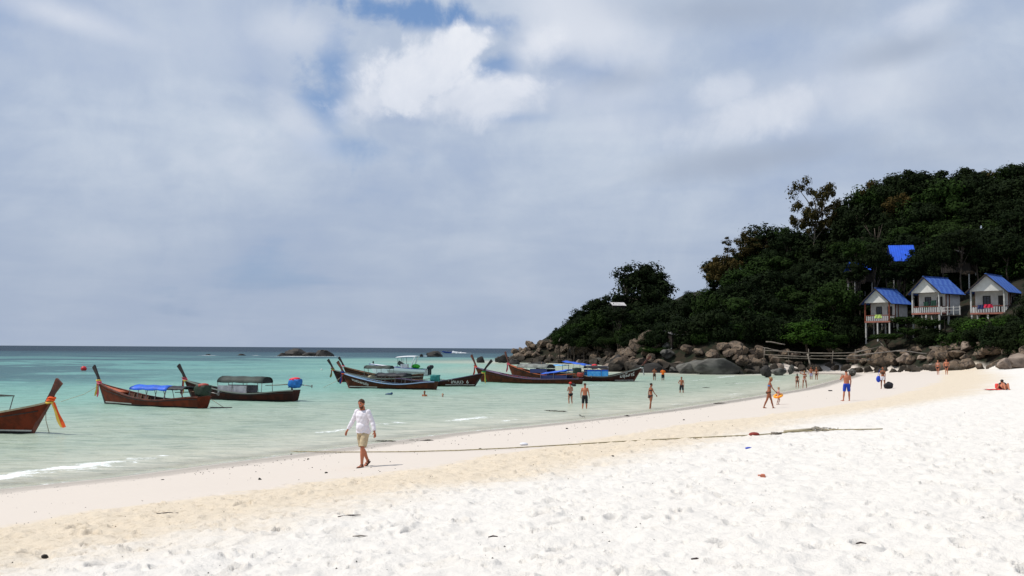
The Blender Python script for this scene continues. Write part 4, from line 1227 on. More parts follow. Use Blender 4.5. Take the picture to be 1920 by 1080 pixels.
ZK = -0.38
PROF = [(0.0, 0.0), (0.22, 0.55), (0.45, 0.80), (0.7, 0.93), (1.0, 1.0)]
def longtail(px0, py0, px1, py1, label, L=None, B=0.86, hull=None, inner=None, gun=None, prow=None, deck=None, post_h=1.0, post_rake=0.62,
             ribs=12, rib_m=None, canopy=None, motor=None, ribbons=(), text=None, bowh=1.38, midh=0.44, sternh=0.72, rake=0.47, stripe=True,
             thwarts=7, name='longtail_boat', bottom=None, group='longtail boats moored off the beach', side=1, wraps=3, pw=1.1, rl=1.0, wind=0.14):
    """px0,py0: where the stem meets the water; px1,py1: where the stern does"""
    a = pt(px0, py0, 0); b_ = pt(px1, py1, 0)
    d = a - b_
    if L: d = d.normalized() * L; b_ = a - d
    L = d.length
    root = empty(name, (b_.x, b_.y, 0.0), math.atan2(d.y, d.x), label, 'boat', group)
    hull = hull or m_hull; inner = inner or m_inner; gun = gun or m_wood; prow = prow or m_prow
    def sm(a_, b2, x): x = min(1, max(0, (x - a_) / (b2 - a_))); return x * x * (3 - 2 * x)
    def sheer(t): return midh + (sternh - midh) * (1 - sm(0, 0.45, t)) ** 1.3 + (bowh - midh) * (max(0, (t - 0.36) / 0.64) ** 2.1)
    def beam(t):
        if t < 0.42: return B * (0.66 + 0.34 * math.sin(t / 0.42 * math.pi / 2))
        u = min(1.0, (t - 0.42) / 0.58)
        return B * max(0.035, (1 - u ** 2.3) ** 1.05)
    def yo(t, z):
        f = (z - ZK) / (sheer(t) - ZK)
        f = min(1, max(0, f))
        xs, ys = zip(*PROF); p = float(np.interp(f, xs, ys))
        if t > 0.6: p = p * (1 - 0.45 * ((t - 0.6) / 0.4) * (1 - f))
        return beam(t) * p
    def xo(t, z): return t * L + rake * z * sm(0.70, 1, t) - 0.14 * z * (1 - t) ** 5
    NTT = 30; T = [i / NTT for i in range(NTT + 1)]
    def rows(t):
        s = sheer(t)
        return [ZK, -0.2, 0.0, 0.10, 0.165, 0.165 + (s - 0.165) * 0.35, 0.165 + (s - 0.165) * 0.7, s]
    mb = MB(); NR = 8
    for sgn in (-1, 1):
        vs = [(xo(t, z), sgn * yo(t, z), z) for t in T for z in rows(t)]
        o = len(mb.v); mb.v.extend(vs)
        for i in range(NTT):
            for k in range(NR - 1):
                q = (o + i * NR + k, o + (i + 1) * NR + k, o + (i + 1) * NR + k + 1, o + i * NR + k + 1)
                mb.f.append(q if sgn < 0 else q[::-1])
                mb.mi.append(1 if k < 3 else (2 if (k == 3 and stripe and T[i] > 0.62) else 0))
    # transom
    rw = rows(0); vs = [(xo(0, z), -yo(0, z), z) for z in rw] + [(xo(0, z), yo(0, z), z) for z in rw]
    fs = [(k, k + 1, NR + k + 1, NR + k) for k in range(NR - 1)]
    mb.cur = 0; mb.add(vs, fs)
    mb.build('hull', [hull, bottom or m_anti, m_strip], root, True)
    # inner shell and floor
    mi = MB(); TI = [t for t in T if t <= 0.90]; tk = 0.045
    for sgn in (-1, 1):
        zz = lambda t: [0.0, 0.14, sheer(t) * 0.6, sheer(t) - 0.005]
        vs = [(xo(t, z) + (0.05 if t == 0 else 0), sgn * max(0.01, yo(t, z) - tk), z) for t in TI for z in zz(t)]
        vs2 = [(xo(t, 0) + (0.05 if t == 0 else 0), 0, 0.0) for t in TI]
        o = len(mi.v); mi.v.extend(vs + vs2); n = len(TI)
        for i in range(n - 1):
            for k in range(3):
                q = (o + i * 4 + k, o + (i + 1) * 4 + k, o + (i + 1) * 4 + k + 1, o + i * 4 + k + 1)
                mi.f.append(q[::-1] if sgn < 0 else q); mi.mi.append(0)
            c0 = o + n * 4 + i
            q = (c0, c0 + 1, o + (i + 1) * 4, o + i * 4)
            mi.f.append(q); mi.mi.append(0)
    mi.build('lining', inner, root, True)
    # gunwale
    for sgn in (-1, 1):
        mb = MB(); rings = []
        for t in T:
            s = sheer(t); y = yo(t, s)
            x = xo(t, s)
            rings.append([Vector((x, sgn * (y + 0.03), s - 0.05)), Vector((x, sgn * (y + 0.03), s + 0.025)), Vector((x, sgn * max(0.0, y - 0.07), s + 0.025)), Vector((x, sgn * max(0.0, y - 0.07), s - 0.05))])
        mb.loft(rings).build('gunwale', gun, root)
    # raised strake along each side
    for sgn in (-1, 1):
        rings = []
        for t in T[:-1]:
            s = sheer(t); z = 0.165 + (s - 0.165) * 0.72
            rings.append([Vector((xo(t, z + q), sgn * (yo(t, z + q) + e_), z + q)) for q, e_ in ((-0.025, 0.0), (-0.025, 0.028), (0.025, 0.028), (0.025, 0.0))])
        MB().loft(rings).build('strake', m_prowd, root)
    # foredeck
    mb = MB(); vs = []; TD = [t for t in T if t >= 0.77]
    for t in TD:
        z = sheer(t) - 0.06
        for f in (-1, -0.5, 0, 0.5, 1): vs.append((xo(t, z), f * max(0.01, yo(t, z) - 0.04), z + 0.04 * (1 - f * f)))
    fs = []
    for i in range(len(TD) - 1):
        for k in range(4): fs.append((i * 5 + k, (i + 1) * 5 + k, (i + 1) * 5 + k + 1, i * 5 + k + 1))
    mb.add(vs, fs)
    t = TD[0]; z = sheer(t) - 0.06
    mb.box((xo(t, z) - 0.02, 0, z - 0.03), (0.04, 2 * yo(t, z) - 0.1, 0.14))
    mb.build('foredeck', deck or inner, root, True)
    # ribs and thwarts
    for i in range(ribs):
        t = 0.07 + 0.68 * i / max(1, ribs - 1)
        for sgn in (-1, 1):
            s = sheer(t); z0 = 0.05
            m_ = MB().bar((xo(t, z0), sgn * (yo(t, z0) - 0.08), z0), (xo(t, s), sgn * (yo(t, s) - 0.09), s - 0.03), 0.07, 0.05, up=(1, 0, 0))
            m_.build('rib', rib_m or m_wood, root)
    for i in range(thwarts):
        t = 0.14 + 0.60 * i / max(1, thwarts - 1)
        z = sheer(t) * 0.62
        MB().box((xo(t, z), 0, z), (0.20, 2 * yo(t, z) - 0.10, 0.04)).build('thwart', rib_m or m_wood, root)
    # stem post
    xs = xo(1, bowh)
    mb = MB(); rings = []
    path = [(L + rake * -0.30 - 0.02, -0.30, 0.13), (L + 0.01, 0.05, 0.15), (xs - 0.02, bowh - 0.02, 0.20), (xs + post_rake * 0.35, bowh + post_h * 0.45, 0.17), (xs + post_rake, bowh + post_h, 0.27), (xs + post_rake * 1.03, bowh + post_h + 0.02, 0.26)]
    for i, (x, z, w) in enumerate(path):
        w *= pw if i > 1 else 1
        th = 0.045 if i < 2 else 0.05
        if i >= 4: th = 0.06
        j0, j1 = max(0, i - 1), min(len(path) - 1, i + 1)
        dv = Vector((path[j1][0] - path[j0][0], 0, path[j1][1] - path[j0][1])).normalized()
        nn = Vector((dv.z, 0, -dv.x))
        c0 = Vector((x, 0, z)) - nn * w * 0.25
        rings.append([c0 + nn * w / 2 * 1.0 + Vector((0, -th * 0.5, 0)), c0 + nn * w / 2 + Vector((0, th * 0.5, 0)), c0 - nn * w / 2 + Vector((0, th, 0)), c0 - nn * w / 2 + Vector((0, -th, 0))])
    mb.loft(rings).build('stem_post', prow, root)
    # cloth wrapped round the post
    for i, rm in enumerate(ribbons[:wraps]):
        z = bowh - 0.06 + 0.10 * i; x = xs - 0.06 + 0.05 * i
        mb = MB(); n = 12
        pts = [Vector((x + 0.17 * math.cos(2 * math.pi * k / n), 0.10 * math.sin(2 * math.pi * k / n), z + 0.02 * math.sin(k * 1.3 + i))) for k in range(n + 1)]
        mb.tube(pts, 0.045, 6).build('ribbon_wrap', rm, root, True)
    for i, rm in enumerate(ribbons):
        # hanging tail
        r = random.Random(i + int(px0)); ln = r.uniform(0.75, 1.05) * rl; mb = MB(); n = 7; vs = []; fs = []
        for k in range(n + 1):
            u = k / n; w = (0.022 + 0.055 * u * (1 - 0.8 * max(0, u - 0.7) / 0.3))
            cx = xs + 0.06 + 0.03 * i + u * wind + 0.03 * math.sin(u * 6 + i); cz = bowh - 0.04 - ln * u
            for s in (-1, 1):
                for q in (-1, 1): vs.append((cx + s * w * 0.8, (i - 1) * 0.05 + s * w * 0.5 + q * 0.008, cz))
        for k in range(n):
            o = k * 4
            fs += [(o, o + 2, o + 6, o + 4), (o + 1, o + 5, o + 7, o + 3), (o, o + 4, o + 5, o + 1), (o + 2, o + 3, o + 7, o + 6)]
        mb.add(vs, fs).build('ribbon', rm, root)
    # canopy
    for cn in (canopy or []):
        x0, x1, w, h, arch, m_, kw = cn
        x0 *= L; x1 *= L
        cr = MB(); n = 10; m2 = 8; vs = []; fs = []
        for s in (0, 1):
            for i in range(m2 + 1):
                x = x0 + (x1 - x0) * i / m2
                for k in range(n + 1):
                    a_ = math.pi * k / n
                    zz_ = h + arch * math.sin(a_) + kw.get('sag', 0.02) * math.sin(i * 2.1 + k) + kw.get('slope', 0) * (i / m2 - 0.5)
                    vs.append((x, -w / 2 * math.cos(a_), zz_ - s * 0.03))
        q = (n + 1); off = (m2 + 1) * q
        for i in range(m2):
            for k in range(n):
                a0 = i * q + k
                fs.append((a0, a0 + q, a0 + q + 1, a0 + 1)); fs.append((off + a0, off + a0 + 1, off + a0 + q + 1, off + a0 + q))
        for i in range(m2):
            for k in (0, n):
                a0 = i * q + k; fs.append((a0, a0 + q, off + a0 + q, off + a0))
        for k in range(n):
            for i in (0, m2):
                a0 = i * q + k; fs.append((a0, a0 + 1, off + a0 + 1, off + a0))
        cp = cr.add(vs, fs).build('canopy', m_, root, True)
        npst = kw.get('posts', 4)
        for i in range(npst):
            x = x0 + 0.06 + (x1 - x0 - 0.12) * i / max(1, npst - 1)
            tt = min(1, max(0, x / L)); s = sheer(tt)
            for sg in (-1, 1):
                MB().tube([(x, sg * (yo(tt, s) - 0.05), s - 0.02), (x, sg * (w / 2 - 0.02), h - 0.02)], 0.022, 5).build('canopy_post', kw.get('pm', m_metal), root)
        if kw.get('curtain'):
            for (u0, u1, z0, z1, cm) in kw['curtain']:
                for sg in (-1, 1):
                    mb = MB(); vs = []; fs = []; n3 = 14
                    xa, xb = x0 + (x1 - x0) * u0, x0 + (x1 - x0) * u1
                    for s in (0, 1):
                        for i in range(n3 + 1):
                            for k in range(5):
                                z = z0 + (z1 - z0) * k / 4
                                vs.append((xa + (xb - xa) * i / n3, sg * (w / 2 - 0.01 + 0.018 * math.sin(i * 2.2 + k) - s * 0.012), z))
                    off = (n3 + 1) * 5
                    for i in range(n3):
                        for k in range(4):
                            a0 = i * 5 + k; fs.append((a0, a0 + 5, a0 + 6, a0 + 1)); fs.append((off + a0, off + a0 + 1, off + a0 + 6, off + a0 + 5))
                    mb.add(vs, fs).build('side_sheet', cm, root, True)
        if kw.get('dark_end'):
            mb = MB(); pts = []
            xq = x0 + (x1 - x0) * kw.get('endu', 0.02)
            ring = [Vector((xq, -(w / 2 - .03) * math.cos(math.pi * k / n), h - 0.03 + (arch) * math.sin(math.pi * k / n) - .02)) for k in range(n + 1)]
            ring2 = [v + Vector((0.04, 0, 0)) for v in ring]
            mb.loft([ring, ring2]).build('end_panel', m_blkcan, root)
    # long-tail motor on its pivot
    if motor:
        ca, cb, up, sz = motor
        mo = MB(); z = sternh + 0.10 + up
        mo.box((0.25, 0, sternh + up * 0.5 - 0.05), (0.10, 0.10, 0.35 + up))
        mo.box((0.0, 0, z + 0.16), (0.60 * sz, 0.38 * sz, 0.36 * sz))
        en = mo.build('engine', m_metal, root)
        cv = MB()
        rot = Matrix.Rotation(0.12, 3, 'Y')
        cv.ball((0, 0, z + 0.16), (0.46 * sz, 0.34 * sz, 0.34 * sz), 14, 9, rot)
        cv = [(v, f) for v, f in ((cv.v, cv.f),)][0]
        vv = []
        for (x, y, zz_) in cv[0]:
            def sq(a_, lim): return math.copysign(min(abs(a_) * 1.22, lim), a_)
            w_ = 1 + 0.07 * math.sin(x * 13 + zz_ * 9) + 0.05 * math.sin(y * 17 + zz_ * 13)
            vv.append((sq(x, 0.40 * sz) * w_, sq(y, 0.28 * sz) * w_, z + 0.16 + sq(zz_ - z - 0.16, 0.28 * sz) * w_))
        MB().add(vv, cv[1]).build('engine_cover', ca, en, True)
        if cb:
            MB().ball((0.05, 0, z + 0.16 + 0.24 * sz), (0.40 * sz, 0.29 * sz, 0.14 * sz), 12, 7, rot).build('cover_cap', cb, en, True)
        MB().tube([(0.35, 0, z + 0.10), (1.25, 0.05, z + 0.02), (2.3, 0.10, z - 0.02)], [0.035, 0.03, 0.025], 6).build('tiller', m_wood, en, True)
        MB().tube([(-0.3, 0, z + 0.08), (-1.3, 0.05, z - 0.02)], 0.03, 6).build('propeller_shaft', m_metal, en, True)
        pm = MB()
        for k in range(3):
            a_ = 2 * math.pi * k / 3
            pm.box((-1.32, 0.05 + 0.07 * math.cos(a_), z - 0.02 + 0.07 * math.sin(a_)), (0.02, 0.07, 0.13), Matrix.Rotation(a_, 3, 'X'))
        pm.build('propeller', m_metal, en)
    # painted name
    if text:
        body, t0, size, zc, sgn = text
        cu = bpy.data.curves.new('name', 'FONT'); cu.body = body; cu.size = size; cu.resolution_u = 3
        tmp = bpy.data.objects.new('name', cu); COL.objects.link(tmp)
        bpy.context.view_layer.update()
        me = bpy.data.meshes.new_from_object(tmp.evaluated_get(bpy.context.evaluated_depsgraph_get()))
        bpy.data.objects.remove(tmp)
        bm = bmesh.new(); bm.from_mesh(me)
        bmesh.ops.triangulate(bm, faces=bm.faces)
        xs_ = [v.co.x for v in bm.verts]
        wd = max(xs_) - min(xs_) if xs_ else 1
        for v in bm.verts:
            u, w_ = v.co.x, v.co.y
            xx = t0 * L + (u if sgn < 0 else -u)
            tt = min(0.97, xx / L)
            z = zc(tt, sheer) + w_
            for _ in range(3):
                tt = min(0.99, max(0.0, (xx - rake * z * sm(0.70, 1, tt)) / L))
            v.co = Vector((xx, sgn * (yo(tt, z) + 0.014), z))
        bm.to_mesh(me); bm.free()
        me.materials.clear(); me.materials.append(m_text)
        o = bpy.data.objects.new('painted_name', me); COL.objects.link(o); o.parent = root
    root['_len'] = L
    return root
def rope(pts, r, label, name='rope', m=None, cat='rope'):
    P = [Vector(p) for p in pts]
    o = MB().tube(P, r, 5).build(name, m or m_rope, None, True)
    return tag(o, label, cat)

bA = longtail(63, 813.5, -78, 808, 'red-brown longtail boat cut off by the left edge, prow with long orange ribbons', L=9.0, hull=m_hullr, prow=m_prow, gun=m_creamw, inner=m_innerr, deck=m_innerr,
              bowh=1.42, post_h=0.80, post_rake=0.50, rake=0.60, ribbons=(m_rib_ye, m_rib_or, m_rib_or), name='longtail_boat', B=0.9, pw=1.45, rl=1.2, wind=0.60,
              canopy=[(0.10, 0.80, 1.5, 1.55, 0.10, m_cantarp, dict(posts=5))], motor=(m_redcov, None, 0.1, 1.0))
bB = longtail(197, 757, 380, 765.5, 'brown longtail boat with bright blue tarpaulin rolled over its low canopy', hull=m_hullr, gun=m_prow, prow=m_prowd, inner=m_inner, deck=m_pinkdeck if False else m_orangedeck,
              ribbons=(m_rib_pk, m_rib_pk, m_rib_ye), canopy=[(0.28, 0.66, 1.3, 1.05, 0.28, m_bluetarp, dict(posts=5, sag=0.03)), (0.12, 0.30, 1.2, 1.12, 0.20, m_blkcan, dict(posts=2))],
              motor=(m_dgreen, m_redcov, 0.12, 1.15), stripe=True)
bC = longtail(360, 748, 553, 752.5, 'dark longtail boat with grey-green arched canopy and pale side sheets', hull=m_hulld, gun=m_gung, prow=m_prowd, inner=m_innerd, deck=m_innerd,
              ribbons=(m_rib_ye, m_rib_pk, m_rib_dr), canopy=[(0.26, 0.70, 1.45, 1.28, 0.42, m_grncan, dict(posts=4, dark_end=True, curtain=[(0.34, 0.98, 0.55, 1.06, m_sheet)]))],
              motor=(m_bluecov, m_redcap, 0.22, 1.1), stripe=False, midh=0.52, sternh=0.78)
zc = lambda tt, sh: sh(tt) - 0.40
bD = longtail(654, 727, 816, 730, 'brown longtail boat with pale blue gunwale and a painted name by its prow', hull=m_hull, gun=m_gunb, prow=m_prow, inner=m_innerg, deck=m_innerg, rib_m=m_creamw,
              ribbons=(m_rib_or, m_rib_bl, m_rib_bl), ribs=14, canopy=[(0.30, 0.66, 1.5, 1.15, 0.30, m_blkcan, dict(posts=4, sag=0.05, dark_end=True))], motor=(m_teal, None, 0.05, 1.05),
              text=('พรพระพายชัย', 0.955, 0.34, lambda tt, sh: sh(tt) - 0.52, 1))
bE = longtail(634, 716.5, 790, 718.5, 'dark longtail boat with grey-green canopy, its prow furthest left in the cluster', hull=m_hulld, gun=m_gung, prow=m_prowd, inner=m_innerd, L=9.3,
              ribbons=(m_rib_or, m_rib_gr, m_rib_dr), canopy=[(0.34, 0.66, 1.5, 1.55, 0.32, m_grncan, dict(posts=3, dark_end=True))], stripe=False)
bF = longtail(654, 711, 790, 712.5, 'brown longtail boat with pink foredeck squeezed between the left cluster and the speedboat', hull=m_hull, gun=m_wood, prow=m_prowd, inner=m_inner, deck=m_pinkdeck, rib_m=m_creamw,
              ribbons=(m_rib_wh, m_rib_pk), L=9.0, stripe=False, bowh=1.55)
bH = longtail(891, 724, 745, 722.5, 'dark longtail boat pointing right with white name and the number six', hull=m_hulld, gun=m_gunp, prow=m_prowd, inner=m_innerd, deck=m_hulld,
              ribbons=(m_rib_ye, m_rib_gr, m_rib_dg), text=('โกมบว  6', 0.70, 0.48, lambda tt, sh: 0.27, -1), bottom=m_algae, post_h=1.15, post_rake=0.85, rake=0.62, canopy=None)
bI = longtail(903, 716.5, 1088, 721, 'long brown boat with red inside, mauve gunwale and weedy waterline', hull=m_hull, gun=m_gunp, prow=m_prow, inner=m_innerr, deck=m_violetdeck, rib_m=m_redcov,
              ribbons=(m_rib_pk, m_rib_or, m_rib_dr), bottom=m_algae, ribs=16, stripe=False, B=1.0, bowh=1.7, post_h=1.25, midh=0.52, sternh=0.62, thwarts=9,
              canopy=[(0.10, 0.36, 1.6, 1.25, 0.16, m_bluetarp, dict(posts=3, slope=-0.45, curtain=[(0.0, 1.0, 0.55, 0.95, m_towelb)]))], motor=(m_redcov, None, 0.15, 0.8))
bJ = longtail(962, 707.5, 1088, 711.5, 'longtail boat with orange foredeck and long light grey canopy', hull=m_hull, gun=m_orangedeck, prow=m_prow, inner=m_innerr, deck=m_orangedeck,
              ribbons=(m_rib_pk, m_rib_pk, m_rib_dr), bowh=1.75, post_h=1.5, rake=0.5, stripe=False,
              canopy=[(0.42, 0.88, 1.7, 1.35, 0.48, m_cantarp, dict(posts=4, dark_end=True, curtain=[(0.0, 0.55, 0.7, 1.2, m_towelb)]))])
bK = longtail(1010, 703.5, 1120, 706, 'longtail boat under a slanting blue awning, mostly hidden behind the grey canopied boat', L=9, hull=m_hulld, gun=m_gung, prow=m_prowd, inner=m_innerd,
              ribbons=(), stripe=False, bowh=1.2, post_h=0.5, canopy=[(0.10, 0.52, 1.9, 1.75, 0.12, m_bluetarp, dict(posts=3, slope=0.5, sag=0.05)), (0.5, 0.78, 1.8, 1.45, 0.10, m_skysheet, dict(posts=2))], motor=(m_redcov, m_redcap, 0.35, 1.0))
bL = longtail(1189, 714.8, 1082, 714.8, 'dark red longtail boat with black canopy, light blue side sheet and right-pointing prow', hull=m_hulld, gun=m_gung, prow=m_prow, inner=m_innerd, deck=m_prow,
              ribbons=(m_rib_wh, m_rib_dg, m_rib_dg), text=('มธุรีสาร์', 0.72, 0.62, lambda tt, sh: 0.42 + 0.9 * (tt - 0.72), -1), bowh=1.65, post_h=1.25, post_rake=1.1, rake=0.60, midh=0.55,
              canopy=[(0.14, 0.52, 1.6, 1.55, 0.26, m_blkcan, dict(posts=4, sag=0.03, curtain=[(0.02, 0.98, 0.60, 1.18, m_skysheet), (0.02, 0.98, 1.185, 1.35, m_bluetarp)]))], motor=(m_dgreen, None, 0.25, 1.25))
bpy.context.view_layer.update()
def wp(b, x, y, z): return b.matrix_world @ Vector((x, y, z))
# mooring lines
for b, lab, dx, dz in ((bB, 'thin mooring line from the prow of the blue tarpaulin boat', 4.0, 0), (bD, 'thin mooring line from the prow of the pale blue gunwale boat', 2.2, 0),
                       (bA, 'pale mooring line hanging from the prow of the leftmost boat', 0.1, 0)):
    L = b['_len']
    rope([wp(b, L + 0.6, 0, 1.2), wp(b, L + 0.5 + dx * 0.35, 0.1, 0.6), wp(b, L + 0.5 + dx, 0.3, -0.1)], 0.018, lab, 'mooring_rope')
rope([wp(bB, L * 0.03, -0.6, 0.7), wp(bB, -0.9, -0.9, 0.02)], 0.02, 'line from the stern of the blue tarpaulin boat to a floating board', 'mooring_rope')
o = MB().box((0, 0, 0), (1.3, 0.25, 0.05)).build('floating_board', m_prowd, None, False, wp(bB, -0.85, -0.7, 0.04)); tag(o, 'dark board floating behind the stern of the blue tarpaulin boat', 'board')
LI = bI['_len']
rope([wp(bI, LI * 0.42, -0.95, 0.62), wp(bI, LI * 0.05, -2.9, 0.0)], 0.025, 'rope slanting from the long red-inside boat into the water', 'mooring_rope')
rope([wp(bL, 0.8, 0.6, 0.6), wp(bL, 1.6, 1.5, 0.0)], 0.03, 'white rope at the stern of the rightmost boat', 'mooring_rope')
LC_ = bC['_len']
rope([wp(bC, 1.9, -0.8, 0.62), wp(bC, 0.5, -1.05, 0.02)], 0.02, 'pale rope hanging down the side of the arched-canopy boat', 'mooring_rope')
rope([wp(bB, 2.6, -0.86, 0.55), wp(bB, 2.6, -0.95, -0.02)], 0.02, 'pale rope hanging down the side of the blue tarpaulin boat', 'mooring_rope')
# things piled in boats
for (b, x, y, z, r, m_, lab) in ((bE, 5.4, 0, 0.62, (0.5, 0.4, 0.2), m_creamw, 'pale bundle lying in the boat with the grey-green canopy'), (bD, 5.6, 0.1, 0.36, (0.45, 0.3, 0.2), m_rib_ye, 'yellowish bundle in the bow of the pale blue gunwale boat'),
                             (bI, 3.0, 0.1, 0.62, (0.7, 0.45, 0.22), m_white, 'white bundle near the stern of the long red-inside boat'), (bL, 2.0, 0, 0.6, (0.35, 0.3, 0.2), m_white, 'white bundle by the light blue sheet of the rightmost boat')):
    p = wp(b, x, y, z)
    o = MB().ball((0, 0, 0), r, 10, 7).build('cargo_bundle', m_, None, True, p); tag(o, lab, 'bundle')

# ---------------------------------------------------------------- speedboat at anchor
m_gel = mat('white_gelcoat', (0.72, 0.73, 0.74), 0.25, spec=0.5)
m_gelg = mat('grey_gelcoat', (0.40, 0.40, 0.38), 0.35)
m_navy = mat('navy_paint', (0.02, 0.06, 0.28), 0.35)
m_out = mat('black_outboard', (0.012, 0.013, 0.018), 0.35)
def speedboat(px0, py0, px1, py1, label):
    a = pt(px0, py0, 0); b_ = pt(px1, py1, 0); d = a - b_; L = d.length
    root = empty('speedboat', (b_.x, b_.y, 0), math.atan2(d.y, d.x), label, 'boat')
    B = 1.25; mb = MB(); T = [i / 20 for i in range(21)]
    sh = lambda t: 0.85 + 0.65 * t ** 1.6
    bm_ = lambda t: B * (1 - max(0, (t - 0.45) / 0.55) ** 2.2) ** 0.8 if t < 1 else 0.03
    for s in (-1, 1):
        vs = []
        for t in T:
            bw = max(0.03, bm_(t)); rk = 0.9 * max(0, t - 0.5) * 2
            for (f, zf) in ((0.0, -0.35), (0.78, 0.0), (0.86, 0.3), (0.97, 0.62), (1.0, 1.0)):
                z = zf * sh(t) if zf > 0 else zf
                vs.append((t * L + rk * (z * 0.6), s * bw * f, z))
        o = len(mb.v); mb.v.extend(vs)
        for i in range(20):
            for k in range(4):
                q = (o + i * 5 + k, o + (i + 1) * 5 + k, o + (i + 1) * 5 + k + 1, o + i * 5 + k + 1)
                mb.f.append(q if s < 0 else q[::-1]); mb.mi.append(1 if (k == 2 and T[i] < .7) else 0)
    vs = [(0, s * B * f, z) for s in (-1, 1) for f, z in ((0, -.35), (.78, 0), (.86, .3 * .85), (.97, .62 * .85), (1, .85))]
    mb.cur = 0; mb.add(vs, [(k, k + 1, k + 6, k + 5) for k in range(4)])
    mb.build('hull', [m_gel, m_gelg], root, True)
    dk = MB(); vs = []; 
    for t in T:
        z = sh(t) - 0.02
        rk = 0.9 * max(0, t - 0.5) * 2 * (z * 0.6)
        zz_ = z if t > 0.55 else 0.35
        for f in (-1, 0, 1): vs.append((t * L + rk, f * (max(0.03, bm_(t)) - 0.05), zz_ + (0.14 if f == 0 and t > 0.55 else 0)))
    dk.add(vs, [(i * 3 + k, (i + 1) * 3 + k, (i + 1) * 3 + k + 1, i * 3 + k + 1) for i in range(20) for k in (0, 1)]).build('deck', m_gel, root)
    for s in (-1, 1):
        MB().tube([(t * L + 0.9 * max(0, t - 0.5) * 2 * sh(t) * 0.6, s * max(0.03, bm_(t)), sh(t) + 0.02) for t in T], 0.04, 6).build('rub_rail', m_navy, root, True)
        MB().bar((0.28 * L, s * 1.0, 0.9), (0.20 * L, s * 0.95, 2.55), 0.10, 0.42, up=(0, 1, 0)).build('arch_leg', m_gel, root)
        for x in (0.42, 0.52): MB().tube([(x * L, s * 1.05, 1.0), (x * L, s * 0.95, 2.4)], 0.03, 5).build('bimini_pole', m_metal, root)
    vs = []; n = 10
    for s in (0, 1):
        for i in range(n + 1):
            for f in (-1, -.5, 0, .5, 1):
                vs.append((0.18 * L + 0.38 * L * i / n, f * 1.1, 2.62 + 0.10 * (1 - f * f) - 0.16 * (i / n) ** 3 - s * 0.08))
    fs = []; off = (n + 1) * 5
    for i in range(n):
        for k in range(4):
            a0 = i * 5 + k; fs += [(a0, a0 + 5, a0 + 6, a0 + 1), (off + a0, off + a0 + 1, off + a0 + 6, off + a0 + 5)]
        for k in (0, 4): a0 = i * 5 + k; fs.append((a0, a0 + 5, off + a0 + 5, off + a0))
    for i in (0, n):
        for k in range(4): a0 = i * 5 + k; fs.append((a0, a0 + 1, off + a0 + 1, off + a0))
    MB().add(vs, fs).build('bimini_top', m_gel, root, True)
    MB().box((0.42 * L, 0, 1.2), (0.9, 1.1, 0.7)).build('console', m_gel, root)
    MB().bar((0.5 * L, 0, 1.25), (0.46 * L, 0, 1.75), 1.2, 0.04, up=(0, 1, 0)).build('windscreen', m_glass, root)
    for i, x in enumerate((0.14, 0.22, 0.32)): MB().box((x * L, 0, 0.75), (0.5, 1.9, 0.45)).build('seat', m_navy if i else m_rib_gr, root)
    for y in (-0.42, 0.42):
        mo = MB().box((-0.42, y, 0.55), (0.26, 0.2, 0.95)).build('outboard', m_out, root)
        MB().ball((-0.5, y, 1.12), (0.42, 0.24, 0.30), 12, 8, Matrix.Rotation(0.5, 3, 'Y')).build('cowling', m_out, mo, True)
    MB().ball((L + 0.2, 0, 1.75), (0.12, 0.12, 0.2), 8, 6).build('bow_fender', m_out, root, True)
    return root
bG = speedboat(702, 703, 800, 704, 'white speedboat with white sun top and tilted black outboards behind the longtail boats')
bpy.context.view_layer.update()
p = wp(bG, 1.5, 0.2, 1.25)
o = MB().ball((0, 0, 0), (0.62, 0.45, 0.32), 12, 8).build('green_cover', mat('bright_green', (0.05, 0.45, 0.03), 0.6, 0.3, 4.0, 0.5, 6.0), None, True, p); tag(o, 'bright green tarpaulin bundle on the stern of the white speedboat', 'tarpaulin')
rope([wp(bG, 9.0, 0, 1.3), pt(690, 693, 0)], 0.03, 'anchor line running left from the bow of the white speedboat', 'mooring_rope')
# ---------------------------------------------------------------- distant speeding boat with wake
a = pt(840, 662.3, 0)
bM = empty('speeding_boat', (a.x, a.y, 0), math.pi, 'small dark blue speedboat racing left on the horizon with white wake', 'boat')
mb = MB(); rings = []
for t, w, z0, z1 in ((-3.4, 1.1, -0.3, 1.0), (-1.5, 1.25, -0.3, 1.05), (1.0, 1.2, -0.1, 1.2), (3.0, 0.75, 0.3, 1.5), (4.4, 0.08, 1.0, 1.75)):
    rings.append([Vector((t, -w, z1)), Vector((t, -w * 0.8, z0 + 0.3)), Vector((t, 0, z0)), Vector((t, w * 0.8, z0 + 0.3)), Vector((t, w, z1))])
mb.loft(rings).build('hull', m_navy, bM)
MB().box((-1.2, 0, 2.3), (3.0, 2.0, 0.12)).build('sun_top', m_navy, bM)
for x in (-2.5, 0.1):
    for y in (-0.9, 0.9): MB().tube([(x, y, 1.0), (x, y, 2.3)], 0.05, 5).build('pole', m_metal, bM)
MB().box((-3.6, 0, 1.0), (0.5, 0.5, 1.1)).build('outboard', m_out, bM)
# spray behind it
r = random.Random(4); mb = MB()
for i in range(70):
    u = r.random() ** 1.5
    mb.ball((a.x + 3.5 + u * 10, a.y + r.uniform(-1.2, 1.2), 0.1 + r.random() * 1.3 * (1 - u)), (r.uniform(.3, .9), .4, r.uniform(.12, .4)), 6, 4)
o = mb.build('wake_spray', mat('spray_white', (0.85, 0.87, 0.88), 0.9)); tag(o, kind='stuff')
